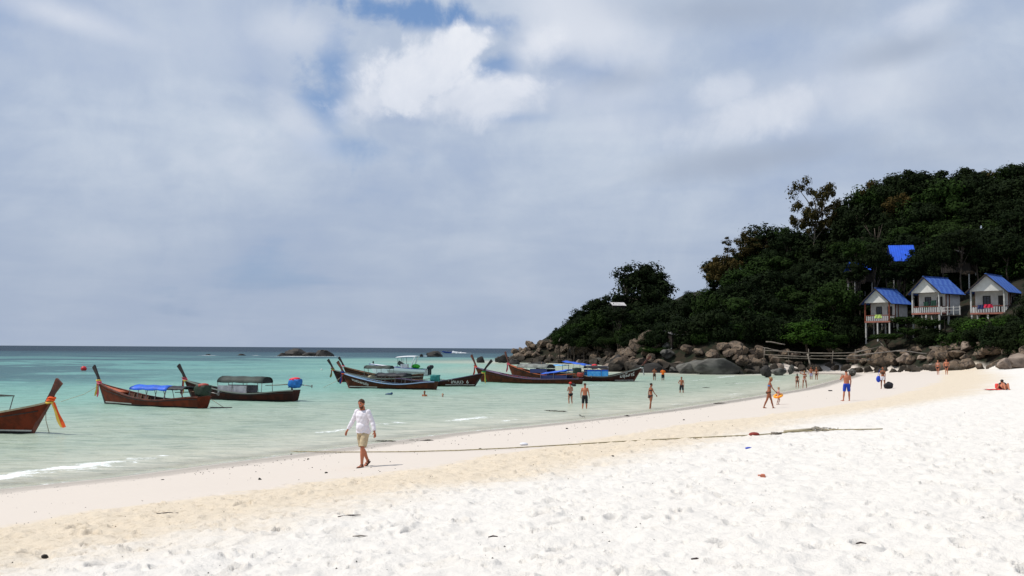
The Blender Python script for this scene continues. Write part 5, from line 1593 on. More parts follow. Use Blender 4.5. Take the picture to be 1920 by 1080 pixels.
# buoys
p = pt(157, 695, 0)
bu = empty('buoy', (p.x, p.y, 0), 0, 'round red buoy floating left of the blue tarpaulin boat', 'buoy')
MB().ball((0, 0, 0.30), (0.44, 0.44, 0.40), 16, 11).build('float', mat('red_buoy', (0.50, 0.02, 0.025), 0.45), bu, True)
MB().tube([(0, 0, 0.68), (0, 0, 0.80)], 0.05, 6).build('ring', m_metal, bu)
p = pt(603, 694, 0)
o = MB().ball((0, 0, 0), (0.16, 0.16, 0.14), 10, 8).build('buoy', m_white, None, True, (p.x, p.y, 0.08)); tag(o, 'tiny white buoy floating left of the boat cluster', 'buoy')
for px, py, lab in ((1015, 688, 'pale stake standing in the water behind the light grey canopy'), (1027, 689, 'second pale stake standing in the water, right of the first')):
    p = pt(px, py, 0); MBo = MB().tube([(0, 0, -0.3), (0.03, 0, 1.0)], 0.06, 6).build('stake', m_wood, None, True, p); tag(MBo, lab, 'stake')

# ================================================================== people
def skin(name, c1): return mat(name, c1, 0.6, 0.12, 6.0, spec=0.25)
m_skin = skin('fair_skin', (0.42, 0.20, 0.13)); m_skint = skin('tanned_skin', (0.30, 0.105, 0.05)); m_skinr = skin('sunburnt_skin', (0.46, 0.165, 0.090))
m_skind = skin('dark_tanned_skin', (0.20, 0.075, 0.04)); m_skinp = skin('pale_skin', (0.52, 0.32, 0.24))
m_hairb = mat('brown_hair', (0.075, 0.030, 0.013), 0.7, 0.4, 30.0, 0.5, 60.0); m_hairk = mat('black_hair', (0.010, 0.008, 0.007), 0.6, 0.3, 30.0)
m_hairl = mat('blond_hair', (0.38, 0.22, 0.09), 0.7, 0.4, 30.0); m_hairg = mat('reddish_hair', (0.13, 0.045, 0.02), 0.7, 0.4, 30.0)
m_shirt = mat('white_shirt', (0.74, 0.71, 0.76), 0.85, 0.05, 5.0, 0.25, 14.0)
m_khaki = mat('khaki_shorts', (0.50, 0.40, 0.25), 0.85, 0.15, 8.0, 0.4, 18.0)
m_black = mat('black_cloth', (0.012, 0.012, 0.016), 0.8); m_blue = mat('royal_blue_cloth', (0.012, 0.055, 0.42), 0.8, 0.2, 6.0)
m_orange = mat('orange_shirt', (0.80, 0.16, 0.01), 0.8); m_whites = mat('white_cloth', (0.70, 0.70, 0.74), 0.85)
m_brownc = mat('brown_cloth', (0.08, 0.035, 0.02), 0.8); m_bikb = mat('blue_bikini', (0.05, 0.16, 0.42), 0.7); m_dark2 = mat('dark_print_cloth', (0.06, 0.03, 0.03), 0.8, 0.6, 25.0)
m_greyw = mat('pale_violet_shorts', (0.36, 0.33, 0.46), 0.85); m_lacew = mat('printed_bikini', (0.45, 0.25, 0.20), 0.8, 0.6, 30.0, col2=(0.6, 0.55, 0.5)); m_eye = mat('eye_dark', (0.02, 0.015, 0.012), 0.3)
m_pinkc = mat('pink_swimsuit', (0.62, 0.20, 0.25), 0.8, 0.3, 20.0)
m_sandal = mat('dark_sandal', (0.035, 0.018, 0.016), 0.7); m_redcap2 = mat('red_cap_cloth', (0.55, 0.03, 0.02), 0.8)

DEF = dict(H=1.72, female=False, voxel=0.014, lean=0.0, side=0.0, twist=0.0, head_yaw=0.0, head_pitch=0.0, bulk=1.0,
           legL=((-0.05, 0.02, -1), (0, 0, -1)), legR=((0.05, 0.02, -1), (0, 0, -1)), armL=((-0.22, 0.0, -1), (-0.10, 0.15, -1)), armR=((0.22, 0.0, -1), (0.10, 0.15, -1)))
def person(name, foot, yaw, label, skinm, hair, clothes, sink=0.0, fingers=True, group=None, face=False, hairkind='short', sandals=None, **kw):
    """figure facing local +y; foot = ground point; built as one remeshed body with garment and hair children"""
    P = dict(DEF); P.update(kw); k = P['H'] / 1.75; fem = P['female']; bk = P['bulk']
    mb = MB()
    lean, side = P['lean'], P['side']
    def seg(p, d, l):
        d = Vector(d).normalized(); return p + d * l * k
    hipc = Vector((0, 0, 0))
    def tor(z, x=0, y=0):   # torso point at height z above hip centre, bent by lean
        h = z * k
        return hipc + Vector((x * k + math.sin(side) * h, y * k + math.sin(lean) * h, math.cos(lean) * h))
    hw = 0.088 if not fem else 0.092
    joints = {}
    for s, nm in ((-1, 'L'), (1, 'R')):
        hp = hipc + Vector((s * hw * k, 0, -0.02 * k)); kn = seg(hp, P['leg' + nm][0], 0.43); an = seg(kn, P['leg' + nm][1], 0.41)
        joints['leg' + nm] = (hp, kn, an)
    low = min(joints['legL'][2].z, joints['legR'][2].z) - 0.075 * k
    base_z = -low
    cT, sT = math.cos(P['twist']), math.sin(P['twist'])
    sw = (0.178 if not fem else 0.158) * (0.5 + 0.5 * bk)
    for s, nm in ((-1, 'L'), (1, 'R')):
        sh = tor(0.50, s * sw * cT, s * sw * sT); el_ = seg(sh, P['arm' + nm][0], 0.29); wr = seg(el_, P['arm' + nm][1], 0.25)
        joints['arm' + nm] = (sh, el_, wr)
    # torso
    if fem: prof = [(-0.09, .09, .085), (-0.02, .165, .115), (0.07, .160, .108), (0.17, .122, .088), (0.30, .138, .095), (0.41, .150, .098), (0.48, .150, .080), (0.53, .085, .062), (0.585, .048, .050), (0.65, .047, .052)]
    else: prof = [(-0.09, .09, .085), (-0.02, .155, .112), (0.07, .150, .105), (0.17, .142, .100), (0.30, .158, .110), (0.41, .178, .115), (0.48, .175, .092), (0.53, .105, .072), (0.585, .060, .062), (0.65, .056, .060)]
    rings = []
    for z, w, d in prof:
        c0 = tor(z); tw = P['twist'] * min(1, max(0, z / 0.4))
        f = bk if z < 0.5 else 1
        rings.append([c0 + Vector((math.cos(a) * w * f * k * math.cos(tw) - math.sin(a) * d * f * k * math.sin(tw), math.cos(a) * w * f * k * math.sin(tw) + math.sin(a) * d * f * k * math.cos(tw), 0)) for a in [2 * math.pi * i / 20 for i in range(20)]])
    mb.loft(rings)
    if fem:
        for s in (-1, 1):
            mb.ball(tor(0.37, s * 0.068, 0.075), (0.058 * k, 0.055 * k, 0.055 * k), 10, 8); mb.ball(joints['legL' if s < 0 else 'legR'][0] + Vector((0, -0.06 * k, 0)), 0.092 * k, 10, 8)
    else:
        for s in (-1, 1): mb.ball(joints['legL' if s < 0 else 'legR'][0] + Vector((0, -0.05 * k, 0.01)), 0.088 * k, 10, 8)
        if bk > 1.05: mb.ball(tor(0.12, 0, 0.06), (0.13 * k, 0.10 * k, 0.12 * k), 12, 8)
    for nm in 'LR':
        hp, kn, an = joints['leg' + nm]
        q = 0.92 if fem else 1
        mb.tube([hp + Vector((0, 0, 0.03 * k)), hp.lerp(kn, 0.25), hp.lerp(kn, 0.6), hp.lerp(kn, 0.9), kn], [x * k for x in (0.085, 0.088, 0.072, 0.056, 0.054)], 14)
        mb.tube([kn, kn.lerp(an, 0.15), kn.lerp(an, 0.35) + Vector((0, -0.008, 0)), kn.lerp(an, 0.7), an], [x * k for x in (0.052, 0.052, 0.058 * q, 0.042, 0.035)], 14)
        mb.ball(kn, 0.055 * k, 10, 8)
        fd = P.get('foot' + nm, (0.10 if nm == 'R' else -0.10, 1, 0)); fd = Vector(fd).normalized()
        heel = an + Vector((0, 0, -0.045 * k)) - fd * 0.035 * k
        toe = an + fd * 0.165 * k + Vector((0, 0, -0.058 * k))
        mb.tube([heel - fd * 0.01, heel.lerp(toe, 0.3) + Vector((0, 0, 0.012 * k)), heel.lerp(toe, 0.7), toe], [(0.034 * k, 0.034 * k), (0.036 * k, 0.038 * k), (0.046 * k, 0.022 * k), (0.032 * k, 0.014 * k)], 12)
        joints['foot' + nm] = (heel, toe)
        sh, el_, wr = joints['arm' + nm]
        q = (0.82 if fem else 1.0) * (0.6 + 0.4 * bk)
        mb.ball(sh, 0.058 * k * q, 10, 8)
        mb.tube([sh, sh.lerp(el_, 0.35), sh.lerp(el_, 0.8), el_], [x * k * q for x in (0.052, 0.050, 0.041, 0.038)], 12)
        mb.tube([el_, el_.lerp(wr, 0.25), el_.lerp(wr, 0.7), wr], [x * k * q for x in (0.038, 0.041, 0.031, 0.025)], 12)
        # palm
        d = (wr - el_).normalized(); s = -1 if nm == 'L' else 1
        n_ = Vector((s, 0.15, 0)); n_ = (n_ - d * n_.dot(d)).normalized()   # back of the hand faces outwards
        t_ = d.cross(n_) * (1 if nm == 'L' else -1)                          # towards the thumb
        if t_.y < 0: t_ = -t_
        pl = wr + d * 0.085 * k
        rings = []
        for u, w_, h_ in ((-0.01, .024, .019), (0.02, .030, .017), (0.055, .040, .014), (0.09, .040, .012)):
            c0 = wr + d * u * k
            rings.append([c0 + t_ * math.cos(a) * w_ * k + n_ * math.sin(a) * h_ * k for a in [2 * math.pi * i / 10 for i in range(10)]])
        mb.loft(rings)
        joints['hand' + nm] = (pl, d, n_, t_)
    # head
    hy, hpit = P['head_yaw'], P['head_pitch']
    nk = tor(0.615); HR = Matrix.Rotation(hy, 3, 'Z') @ Matrix.Rotation(hpit, 3, 'X')
    hc = nk + HR @ Vector((0, 0.018 * k, 0.115 * k))
    kk = k if P['H'] > 1.4 else k * 1.22
    def hp_(x, y, z): return hc + HR @ Vector((x * kk, y * kk, z * kk))
    mb.ball(hp_(0, -0.008, 0.022), (0.076 * kk, 0.094 * kk, 0.092 * kk), 18, 12, HR)
    mb.ball(hp_(0, 0.022, -0.045), (0.057 * kk, 0.066 * kk, 0.072 * kk), 14, 10, HR)
    mb.ball(hp_(0, 0.066, -0.098), (0.024 * kk, 0.020 * kk, 0.018 * kk), 8, 6, HR)
    mb.tube([hp_(0, 0.083, 0.022), hp_(0, 0.104, -0.018), hp_(0, 0.098, -0.030)], [0.010 * kk, 0.015 * kk, 0.013 * kk], 8)
    mb.tube([hp_(-0.040, 0.076, 0.030), hp_(0, 0.090, 0.034), hp_(0.040, 0.076, 0.030)], 0.010 * kk, 6)
    mb.tube([hp_(-0.020, 0.080, -0.062), hp_(0, 0.088, -0.060), hp_(0.020, 0.080, -0.062)], 0.008 * kk, 6)
    for s in (-1, 1): mb.ball(hp_(s * 0.077, -0.010, -0.008), (0.012 * kk, 0.022 * kk, 0.033 * kk), 8, 6, HR)
    mb.ball(hp_(0, -0.01, -0.07), 0.05 * kk, 8, 6)
    # one continuous skin
    me = mb.mesh('tmp', skinm)
    tmp = bpy.data.objects.new('tmp', me); COL.objects.link(tmp)
    rm = tmp.modifiers.new('r', 'REMESH'); rm.mode = 'VOXEL'; rm.voxel_size = P['voxel']; rm.use_smooth_shade = True
    sm_ = tmp.modifiers.new('s', 'SMOOTH'); sm_.iterations = 3 if P['voxel'] > 0.01 else 4; sm_.factor = 0.5
    bpy.context.view_layer.update()
    body = bpy.data.meshes.new_from_object(tmp.evaluated_get(bpy.context.evaluated_depsgraph_get()))
    bpy.data.objects.remove(tmp)
    # fingers rooted in the palm
    bm = bmesh.new(); bm.from_mesh(body)
    fm = MB()
    for nm in 'LR':
        pl, d, n_, t_ = joints['hand' + nm]; s = 1
        for i, (off, ln) in enumerate(((0.030, 0.070), (0.010, 0.080), (-0.010, 0.074), (-0.029, 0.058))):
            a0 = pl + t_ * off * k - d * 0.02 * k
            c1 = (d - n_ * 0.25 + t_ * off * 2).normalized(); c2 = (d - n_ * 0.75).normalized(); c3 = (d * 0.6 - n_ * 1.0).normalized()
            p1 = a0 + c1 * (ln * 0.5 + 0.02) * k; p2 = p1 + c2 * ln * 0.32 * k; p3 = p2 + c3 * ln * 0.26 * k
            fm.tube([a0, p1, p2, p3], [0.0095 * k, 0.009 * k, 0.008 * k, 0.006 * k], 6)
        a0 = pl - d * 0.055 * k + t_ * 0.026 * k
        p1 = a0 + (d * 0.7 + t_ * 0.75 - n_ * 0.3).normalized() * 0.04 * k; p2 = p1 + (d + t_ * 0.2 - n_ * 0.5).normalized() * 0.032 * k
        fm.tube([a0, p1, p2], [0.0125 * k, 0.010 * k, 0.007 * k], 6)
    fme = fm.mesh('f', skinm, True); bm.from_mesh(fme); bm.to_mesh(body); bm.free()
    body.polygons.foreach_set('use_smooth', [True] * len(body.polygons))
    body.materials.clear(); body.materials.append(skinm)
    fx, fy, fz = foot
    root = empty(name, (fx, fy, fz - sink), yaw, label, 'person', group)
    # centre the feet on the root
    ax = (joints['legL'][2] + joints['legR'][2]) / 2
    OFF = Vector((-ax.x, -ax.y, base_z))
    def attach(o): o.parent = root; o.location = OFF; return o
    bo = bpy.data.objects.new('body', body); COL.objects.link(bo); attach(bo)
    # garments cut from the body surface
    co = np.empty(len(body.vertices) * 3, np.float32); body.vertices.foreach_get('co', co); co = co.reshape(-1, 3)
    no = np.empty(len(body.vertices) * 3, np.float32); body.vertices.foreach_get('normal', no); no = no.reshape(-1, 3)
    bones = {'torso': (tor(-0.09), tor(0.56), 0.13 * k), 'head': (tor(0.63), hp_(0, 0, 0.08), 0.09 * k)}
    for nm in 'LR':
        hp, kn, an = joints['leg' + nm]; sh, el_, wr = joints['arm' + nm]; pl, d = joints['hand' + nm][:2]
        bones['thigh' + nm] = (hp, kn, 0.075 * k); bones['shin' + nm] = (kn, an, 0.05 * k); bones['foot' + nm] = joints['foot' + nm] + (0.04 * k,)
        bones['uarm' + nm] = (sh, el_, 0.05 * k); bones['farm' + nm] = (el_, wr, 0.036 * k); bones['hand' + nm] = (wr, wr + d * 0.18 * k, 0.035 * k)
    best = np.full(len(co), 1e9); bid = np.zeros(len(co), int); bt = np.zeros(len(co)); names = list(bones)
    for i, nm in enumerate(names):
        a, b2, rad = bones[nm]; a = np.array(a); b2 = np.array(b2); d = b2 - a; L2 = float(d @ d)
        traw = (co - a) @ d / L2; t = np.clip(traw, 0, 1)
        dist = np.linalg.norm(co - a - t[:, None] * d, axis=1) / rad
        m = dist < best; best[m] = dist[m]; bid[m] = i; bt[m] = traw[m]
    faces = [tuple(p.vertices) for p in body.polygons]
    for gname, spec, gm, offset, flare, smooth_it in clothes:
        sel = np.zeros(len(co), bool); ofs = np.full(len(co), offset)
        for bn, (t0, t1) in spec.items():
            keys = [bn] if bn in names else [bn + 'L', bn + 'R']
            for q in keys:
                i = names.index(q); m = (bid == i) & (bt >= t0) & (bt <= t1)
                sel |= m
                if bn == 'thigh': ofs[m] += flare * np.clip(bt[m], 0, 1)
                if bn == 'torso' and gname in ('shirt',): ofs[m] += flare * np.clip(1 - bt[m] * 1.4, 0, 1)
                if bn in ('uarm', 'farm') and gname == 'shirt': ofs[m] += 0.004
        nco = co + no * (ofs[:, None] * k)
        if gname in ('shirt', 'shorts'):
            wr_ = np.sin(co[:, 2] * 46 + co[:, 0] * 22) * np.cos(co[:, 0] * 31 - co[:, 2] * 12 + co[:, 1] * 20)
            nco += no * (0.0045 * wr_ * k)[:, None]
        idx = {}; vs = []; fs = []
        for f in faces:
            if sel[list(f)].all():
                g = []
                for v in f:
                    if v not in idx: idx[v] = len(vs); vs.append(tuple(nco[v]))
                    g.append(idx[v])
                fs.append(tuple(g))
        if not fs: continue
        gme = bpy.data.meshes.new(gname); gme.from_pydata(vs, [], fs); gme.materials.append(gm)
        bm = bmesh.new(); bm.from_mesh(gme)
        for _ in range(smooth_it): bmesh.ops.smooth_vert(bm, verts=bm.verts, factor=0.5, use_axis_x=True, use_axis_y=True, use_axis_z=True)
        # a turned-in hem gives the cloth its thickness
        ed = [e for e in bm.edges if e.is_boundary]
        ext = bmesh.ops.extrude_edge_only(bm, edges=ed)
        bm.normal_update()
        for v in [g for g in ext['geom'] if isinstance(g, bmesh.types.BMVert)]:
            n_ = v.normal if v.normal.length > 0 else Vector((0, 0, 1))
            v.co = v.co - n_ * 0.004
        bm.to_mesh(gme); bm.free()
        gme.polygons.foreach_set('use_smooth', [True] * len(gme.polygons))
        o = bpy.data.objects.new(gname, gme); COL.objects.link(o); attach(o)
    # hair
    if hair:
        hm = MB(); 
        nu, nv = 22, 12; vs = []; fs = []
        for j in range(nv + 1):
            for i in range(nu):
                ph = 2 * math.pi * i / nu; front = max(0, math.sin(ph))
                thmax = (2.0 if hairkind != 'long' else 2.25) - front * 1.12
                th = 0.01 + thmax * j / nv
                r_ = 1.075 + 0.05 * math.sin(ph * 5 + j) + 0.03 * math.sin(ph * 9 - j * 2)
                r_ *= (1 - 0.13 * (j == nv))
                vs.append(hp_(0.076 * r_ * math.sin(th) * math.cos(ph), -0.010 + 0.094 * r_ * math.sin(th) * math.sin(ph), 0.024 + 0.092 * r_ * math.cos(th)))
        for j in range(nv):
            for i in range(nu): fs.append((j * nu + i, (j + 1) * nu + i, (j + 1) * nu + (i + 1) % nu, j * nu + (i + 1) % nu))
        hm.add(vs, fs)
        if hairkind == 'long': hm.tube([hp_(0, -0.07, 0.02), hp_(0, -0.10, -0.08), hp_(0, -0.10, -0.20), hp_(0, -0.09, -0.30)], [(0.07 * kk, .03 * kk), (0.075 * kk, .035 * kk), (0.06 * kk, .03 * kk), (0.03 * kk, .015 * kk)], 10)
        if hairkind == 'bun': hm.ball(hp_(0, -0.105, 0.05), 0.038 * kk, 10, 8)
        attach(hm.build('hair', hair, None, True))
    if face:
        em = MB()
        for s in (-1, 1):
            e = MB().ball(hp_(s * 0.031, 0.0815, 0.012), (0.013 * kk, 0.009 * kk, 0.008 * kk), 10, 7, HR).build('eye', m_whites, None, True); attach(e)
            MB().ball(hp_(s * 0.031 , 0.089, 0.011), (0.006 * kk, 0.004 * kk, 0.006 * kk), 8, 6, HR).build('iris', m_eye, e, True)
        br = MB()
        for s in (-1, 1): br.tube([hp_(s * 0.012, 0.094, 0.036), hp_(s * 0.032, 0.090, 0.042), hp_(s * 0.052, 0.074, 0.034)], 0.005, 5)
        attach(br.build('eyebrows', m_hairb))
        attach(MB().tube([hp_(-0.020, 0.087, -0.062), hp_(0, 0.096, -0.060), hp_(0.020, 0.087, -0.062)], [0.003, 0.005, 0.003], 6).build('lips', mat('lips', (0.40, 0.10, 0.08), 0.5), None, True))
        # short beard over jaw and chin
        bd = MB(); vs = []; fs = []; nu, nv = 16, 6
        for j in range(nv + 1):
            for i in range(nu + 1):
                ph = math.pi * (-0.08 + 1.16 * i / nu); fr = math.sin(ph)
                z = -0.030 - 0.085 * j / nv - (0.028 * fr if j == 0 else 0.0) + (-0.012 * fr)
                rr2 = 1.0 - 0.30 * (j / nv) ** 2.0
                vs.append(hp_(0.064 * rr2 * math.cos(ph), 0.018 + 0.073 * rr2 * max(-0.2, fr), z))
        for j in range(nv):
            for i in range(nu): fs.append((j * (nu + 1) + i, j * (nu + 1) + i + 1, (j + 1) * (nu + 1) + i + 1, (j + 1) * (nu + 1) + i))
        attach(bd.add(vs, fs).build('beard', m_hairg, None, True))
    if sandals:
        for nm in 'LR':
            heel, toe = joints['foot' + nm]; d = (toe - heel); l = d.length; d.normalize()
            sdv = d.cross(Vector((0, 0, 1))).normalized(); upv = sdv.cross(d)
            sb = MB(); rings = []
            for u, w_ in ((-0.20, 0.026), (-0.05, 0.040), (0.4, 0.040), (0.75, 0.053), (1.05, 0.046), (1.22, 0.022)):
                c0 = heel + d * l * u - upv * 0.036 * k
                rings.append([c0 + sdv * w_ * k, c0 + sdv * w_ * k + upv * 0.024, c0 - sdv * w_ * k + upv * 0.024, c0 - sdv * w_ * k])
            so = attach(sb.loft(rings).build('sandal', m_sandal))
            for u, h_, w_ in ((0.18, 0.062, 0.046), (0.50, 0.052, 0.050), (0.80, 0.036, 0.056)):
                c0 = heel + d * l * u - upv * 0.03 * k
                pts = [c0 + sdv * w_ * k * math.cos(a) + upv * h_ * k * 1.25 * math.sin(a) for a in [math.pi * i / 8 for i in range(9)]]
                MB().tube(pts, [(0.006, 0.014)] * 9, 6).build('strap', m_sandal, so, True)
            an = joints['leg' + nm][2]
            MB().tube([an + sdv * 0.038 * math.cos(a) * k + d * 0.042 * math.sin(a) * k for a in [2 * math.pi * i / 10 for i in range(11)]], 0.010, 6).build('ankle_strap', m_sandal, so, True)
    return root, joints, OFF
def yaw_px(px, py, deg):
    """deg: 0 = back to the camera, 90 = facing picture left, 180 = facing the camera, -90 = facing picture right"""
    v = ray(px, py); return -math.atan2(v.x, v.y) + R(deg)
def trunks(m, leg=0.75, top=0.26): return ('shorts', {'torso': (-0.3, top), 'thigh': (-0.4, leg)}, m, 0.014, 0.022, 3)
def brief(m, top=0.18): return ('bikini_bottom', {'torso': (-0.4, top), 'thigh': (-0.5, 0.06)}, m, 0.006, 0, 1)
def bra(m): return ('bikini_top', {'torso': (0.62, 0.76)}, m, 0.007, 0, 1)
GR = 'people on the beach and in the shallow water'
# 1 the walking man
f = gp(684, 875)
person('person', f, yaw_px(684, 870, 138), 'bearded man in long white shirt, khaki shorts and dark sandals walking along the sand', m_skinr, m_hairb,
       [('shirt', {'torso': (0.10, 0.985), 'uarm': (-0.6, 1.2), 'farm': (-0.2, 0.93), 'thigh': (-0.5, 0.10)}, m_shirt, 0.016, 0.022, 3),
        ('shorts', {'torso': (-0.4, 0.22), 'thigh': (-0.5, 0.88)}, m_khaki, 0.014, 0.030, 3)],
       H=1.78, voxel=0.0075, bulk=1.10, lean=0.05, head_yaw=0.10, head_pitch=-0.32, face=True, sandals=True,
       legL=((-0.02, 0.30, -1), (0.0, 0.02, -1)), legR=((0.02, -0.22, -1), (0.02, -0.62, -0.95)), footR=(0.05, 0.9, -0.55), footL=(-0.1, 1, 0.10),
       armL=((-0.50, -0.15, -1), (-0.42, 0.15, -1)), armR=((0.55, 0.10, -1), (0.42, 0.35, -1)))
# bathers and walkers
def std(px, py, deg, label, sk, hair, cl_, depth=0.0, **kw):
    if depth > 0:
        p = pt(px, py, 0.0); foot = (p.x, p.y, 0.0); sink = depth
    else:
        p = gp(px, py); foot = tuple(p); sink = 0.0
    return person('person', foot, yaw_px(px, py, deg), label, sk, hair, cl_, sink, group=None, **kw)
w1_, j1_, o1_ = std(1070, 756, 25, 'woman in red cap and black bikini bottom wading with her back turned', m_skin, m_hairk, [brief(m_black, 0.2)], 0.20, H=1.62, female=True, hairkind='bun',
    armL=((-0.25, 0.1, -1), (0.5, 0.8, 0.1)), armR=((0.25, 0.1, -1), (-0.4, 0.8, 0.2)), legL=((-0.02, 0.18, -1), (0, -0.15, -1)), legR=((0.02, -0.05, -1), (0, -0.25, -1)), lean=0.03)
std(1096, 766, -8, 'shirtless man in knee-length black shorts standing in the water with his back turned', m_skinr, m_hairb, [trunks(m_black, 1.05)], 0.12, H=1.70,
    armL=((-0.28, 0.02, -1), (-0.05, 0.15, -1)), armR=((0.28, 0.0, -1), (0.12, 0.2, -1)), head_yaw=-0.5, legL=((-0.10, 0.05, -1), (-0.05, -0.05, -1)))
std(1219, 766, -60, 'tanned woman in dark bikini wading right at the water edge, one arm swung out', m_skint, m_hairk, [brief(m_dark2, 0.22), bra(m_black)], 0.06, H=1.66, female=True, hairkind='bun',
    armR=((0.10, 0.45, -1), (0.1, 0.75, -0.9)), armL=((-0.12, -0.25, -1), (-0.1, 0.0, -1)), legL=((-0.02, 0.12, -1), (0, -0.05, -1)), legR=((0.02, -0.16, -1), (0, -0.20, -1)), head_pitch=-0.15)
std(1278, 736, 160, 'boy in loose black shorts standing in the water with one hand on his hip', m_skint, m_hairk, [trunks(m_black, 0.98, 0.24)], 0.24, H=1.60, bulk=0.88,
    armR=((0.75, -0.25, -1), (-0.75, 0.45, -0.55)), armL=((-0.22, 0, -1), (-0.05, 0.15, -1)), legL=((-0.14, 0, -1), (-0.04, 0, -1)), legR=((0.14, 0, -1), (0.04, 0, -1)))
std(1227, 713, 10, 'distant shirtless man in dark shorts with folded arms standing before the rocks', m_skint, m_hairk, [trunks(m_brownc, 0.7)], 0.12, H=1.66,
    armL=((-0.5, 0.2, -1), (0.7, 0.7, 0.3)), armR=((0.5, 0.2, -1), (-0.7, 0.7, 0.3)))
std(1243, 713, 5, 'distant person in bright orange shirt and black shorts standing before the rocks', m_skint, m_hairk, [('shirt', {'torso': (0.16, 0.98), 'uarm': (-0.6, 0.9)}, m_orange, 0.014, 0.012, 2), trunks(m_black, 1.0)], 0.22, H=1.70,
    armL=((-0.45, 0.2, -1), (0.5, 0.7, 0.2)), armR=((0.45, 0.2, -1), (-0.5, 0.7, 0.2)), bulk=1.1)
std(1441, 766, -78, 'tanned blond woman in a blue bikini top striding right beside a child', m_skint, m_hairl, [brief(m_brownc, 0.17), bra(m_bikb)], 0, H=1.68, female=True, hairkind='bun', head_pitch=-0.35, lean=0.10,
    legL=((-0.02, 0.36, -1), (0, 0.25, -1)), legR=((0.02, -0.34, -1), (0, -0.45, -1)), armR=((0.15, 0.35, -1), (0.1, 0.75, -0.8)), armL=((-0.12, 0.0, -1), (-0.1, 0.12, -1)))
ch, chj, cho = std(1458, 759, -70, 'small child walking with an orange swim ring round the waist', m_skinp, m_hairl, [bra(m_pinkc), brief(m_pinkc, 0.2)], 0, H=1.02, voxel=0.012, bulk=1.05,
    legL=((-0.04, 0.42, -1), (0, -0.35, -1)), legR=((0.04, -0.18, -1), (0, -0.35, -1)), armL=((-0.5, 0.2, -0.8), (0.1, 0.8, -0.5)), armR=((0.5, 0.2, -0.8), (-0.1, 0.8, -0.4)), head_pitch=-0.2)
mb = MB(); n1_, n2_ = 20, 10; vs = []; fs = []
for i in range(n1_):
    a = 2 * math.pi * i / n1_
    for j in range(n2_):
        b2 = 2 * math.pi * j / n2_
        vs.append(((0.22 + 0.075 * math.cos(b2)) * math.cos(a), (0.22 + 0.075 * math.cos(b2)) * math.sin(a), 0.07 * math.sin(b2)))
        fs.append((i * n2_ + j, ((i + 1) % n1_) * n2_ + j, ((i + 1) % n1_) * n2_ + (j + 1) % n2_, i * n2_ + (j + 1) % n2_))
ring = mb.add(vs, fs).build('swim_ring', mat('orange_vinyl', (0.90, 0.22, 0.01), 0.35, 0.6, 8.0, col2=(0.9, 0.42, 0.02)), None, True, Vector(ch.location) + Vector((0.04, 0, 0.53)))
ring.rotation_euler = (0.25, -0.30, 0); tag(ring, 'orange inflatable swim ring held at the waist of the small child', 'swim ring')
std(1495, 728, 5, 'dark-haired girl in a small bikini standing at the tip of the bay', m_skint, m_hairk, [brief(m_dark2), bra(m_dark2)], 0, H=1.46, female=True, hairkind='long', bulk=0.9,
    legL=((-0.1, 0, -1), (-0.04, 0, -1)), legR=((0.1, 0, -1), (0.04, 0, -1)))
std(1509, 728, 15, 'tanned blond woman in printed bikini beside the girl, one hand raised to her head', m_skint, m_hairl, [brief(m_lacew, 0.2), bra(m_lacew)], 0, H=1.72, female=True, hairkind='bun',
    armL=((-0.8, 0.2, 0.2), (0.6, 0.1, 0.9)), armR=((0.3, 0.3, -1), (-0.3, 0.8, 0.1)), legL=((-0.12, 0, -1), (-0.05, 0, -1)), legR=((0.2, 0, -1), (0.1, 0, -1)))
std(1521, 714, 175, 'tanned man in pale violet shorts walking beside a woman at the head of the bay', m_skint, m_hairb, [trunks(m_greyw, 0.75)], 0, H=1.76, bulk=1.1,
    legL=((-0.05, 0.15, -1), (0, 0, -1)), legR=((0.05, -0.1, -1), (0, -0.3, -1)), armL=((-0.3, 0, -1), (-0.1, 0.2, -1)))
std(1531, 714, 178, 'tanned woman in a bikini walking on the right of the man in pale violet shorts', m_skint, m_hairl, [brief(m_dark2), bra(m_dark2)], 0, H=1.72, female=True, hairkind='bun',
    legL=((-0.02, 0.2, -1), (0, 0, -1)), legR=((0.02, -0.1, -1), (0, -0.3, -1)))
std(1587, 752, 12, 'sunburnt man in royal blue shorts standing on the sand with his back turned', m_skinr, m_hairk, [trunks(m_blue, 0.86, 0.24)], 0, H=1.76, bulk=1.04, head_pitch=-0.15, head_yaw=0.2,
    armL=((-0.55, 0.35, -0.9), (0.35, 0.6, 0.85)), armR=((0.20, 0.05, -1), (-0.02, 0.25, -1)), legL=((-0.13, 0.02, -1), (-0.10, 0.02, -1)), legR=((0.10, 0, -1), (0.02, 0, -1)), footL=(-0.9, 0.6, 0))
bw, bj, bof = std(1656, 729, 170, 'woman in dark top and white skirt standing with a blue bag beside a black bag', m_skint, m_hairb, [('top', {'torso': (0.5, 0.86)}, m_brownc, 0.008, 0, 1), ('skirt', {'torso': (-0.4, 0.24), 'thigh': (-0.5, 0.5)}, m_whites, 0.02, 0.03, 3)], 0, H=1.70, female=True, hairkind='bun',
    legL=((-0.12, 0.12, -1), (-0.05, 0, -1)), legR=((0.08, 0, -1), (0.02, 0, -1)), armR=((0.25, 0, -1), (0.05, 0.1, -1)), armL=((-0.15, 0.2, -1), (0.0, 0.3, -1)))
std(1759, 702.5, 170, 'left one of two tanned people walking on the upper beach, woman in black bikini bottom', m_skinr, m_hairl, [brief(m_black, 0.2), bra(m_lacew)], 0, H=1.68, female=True, hairkind='bun', bulk=1.1,
    legL=((-0.02, 0.16, -1), (0, 0, -1)), legR=((0.0, -0.1, -1), (0, -0.25, -1)), armL=((-0.25, 0.0, -1), (-0.1, 0.2, -1)))
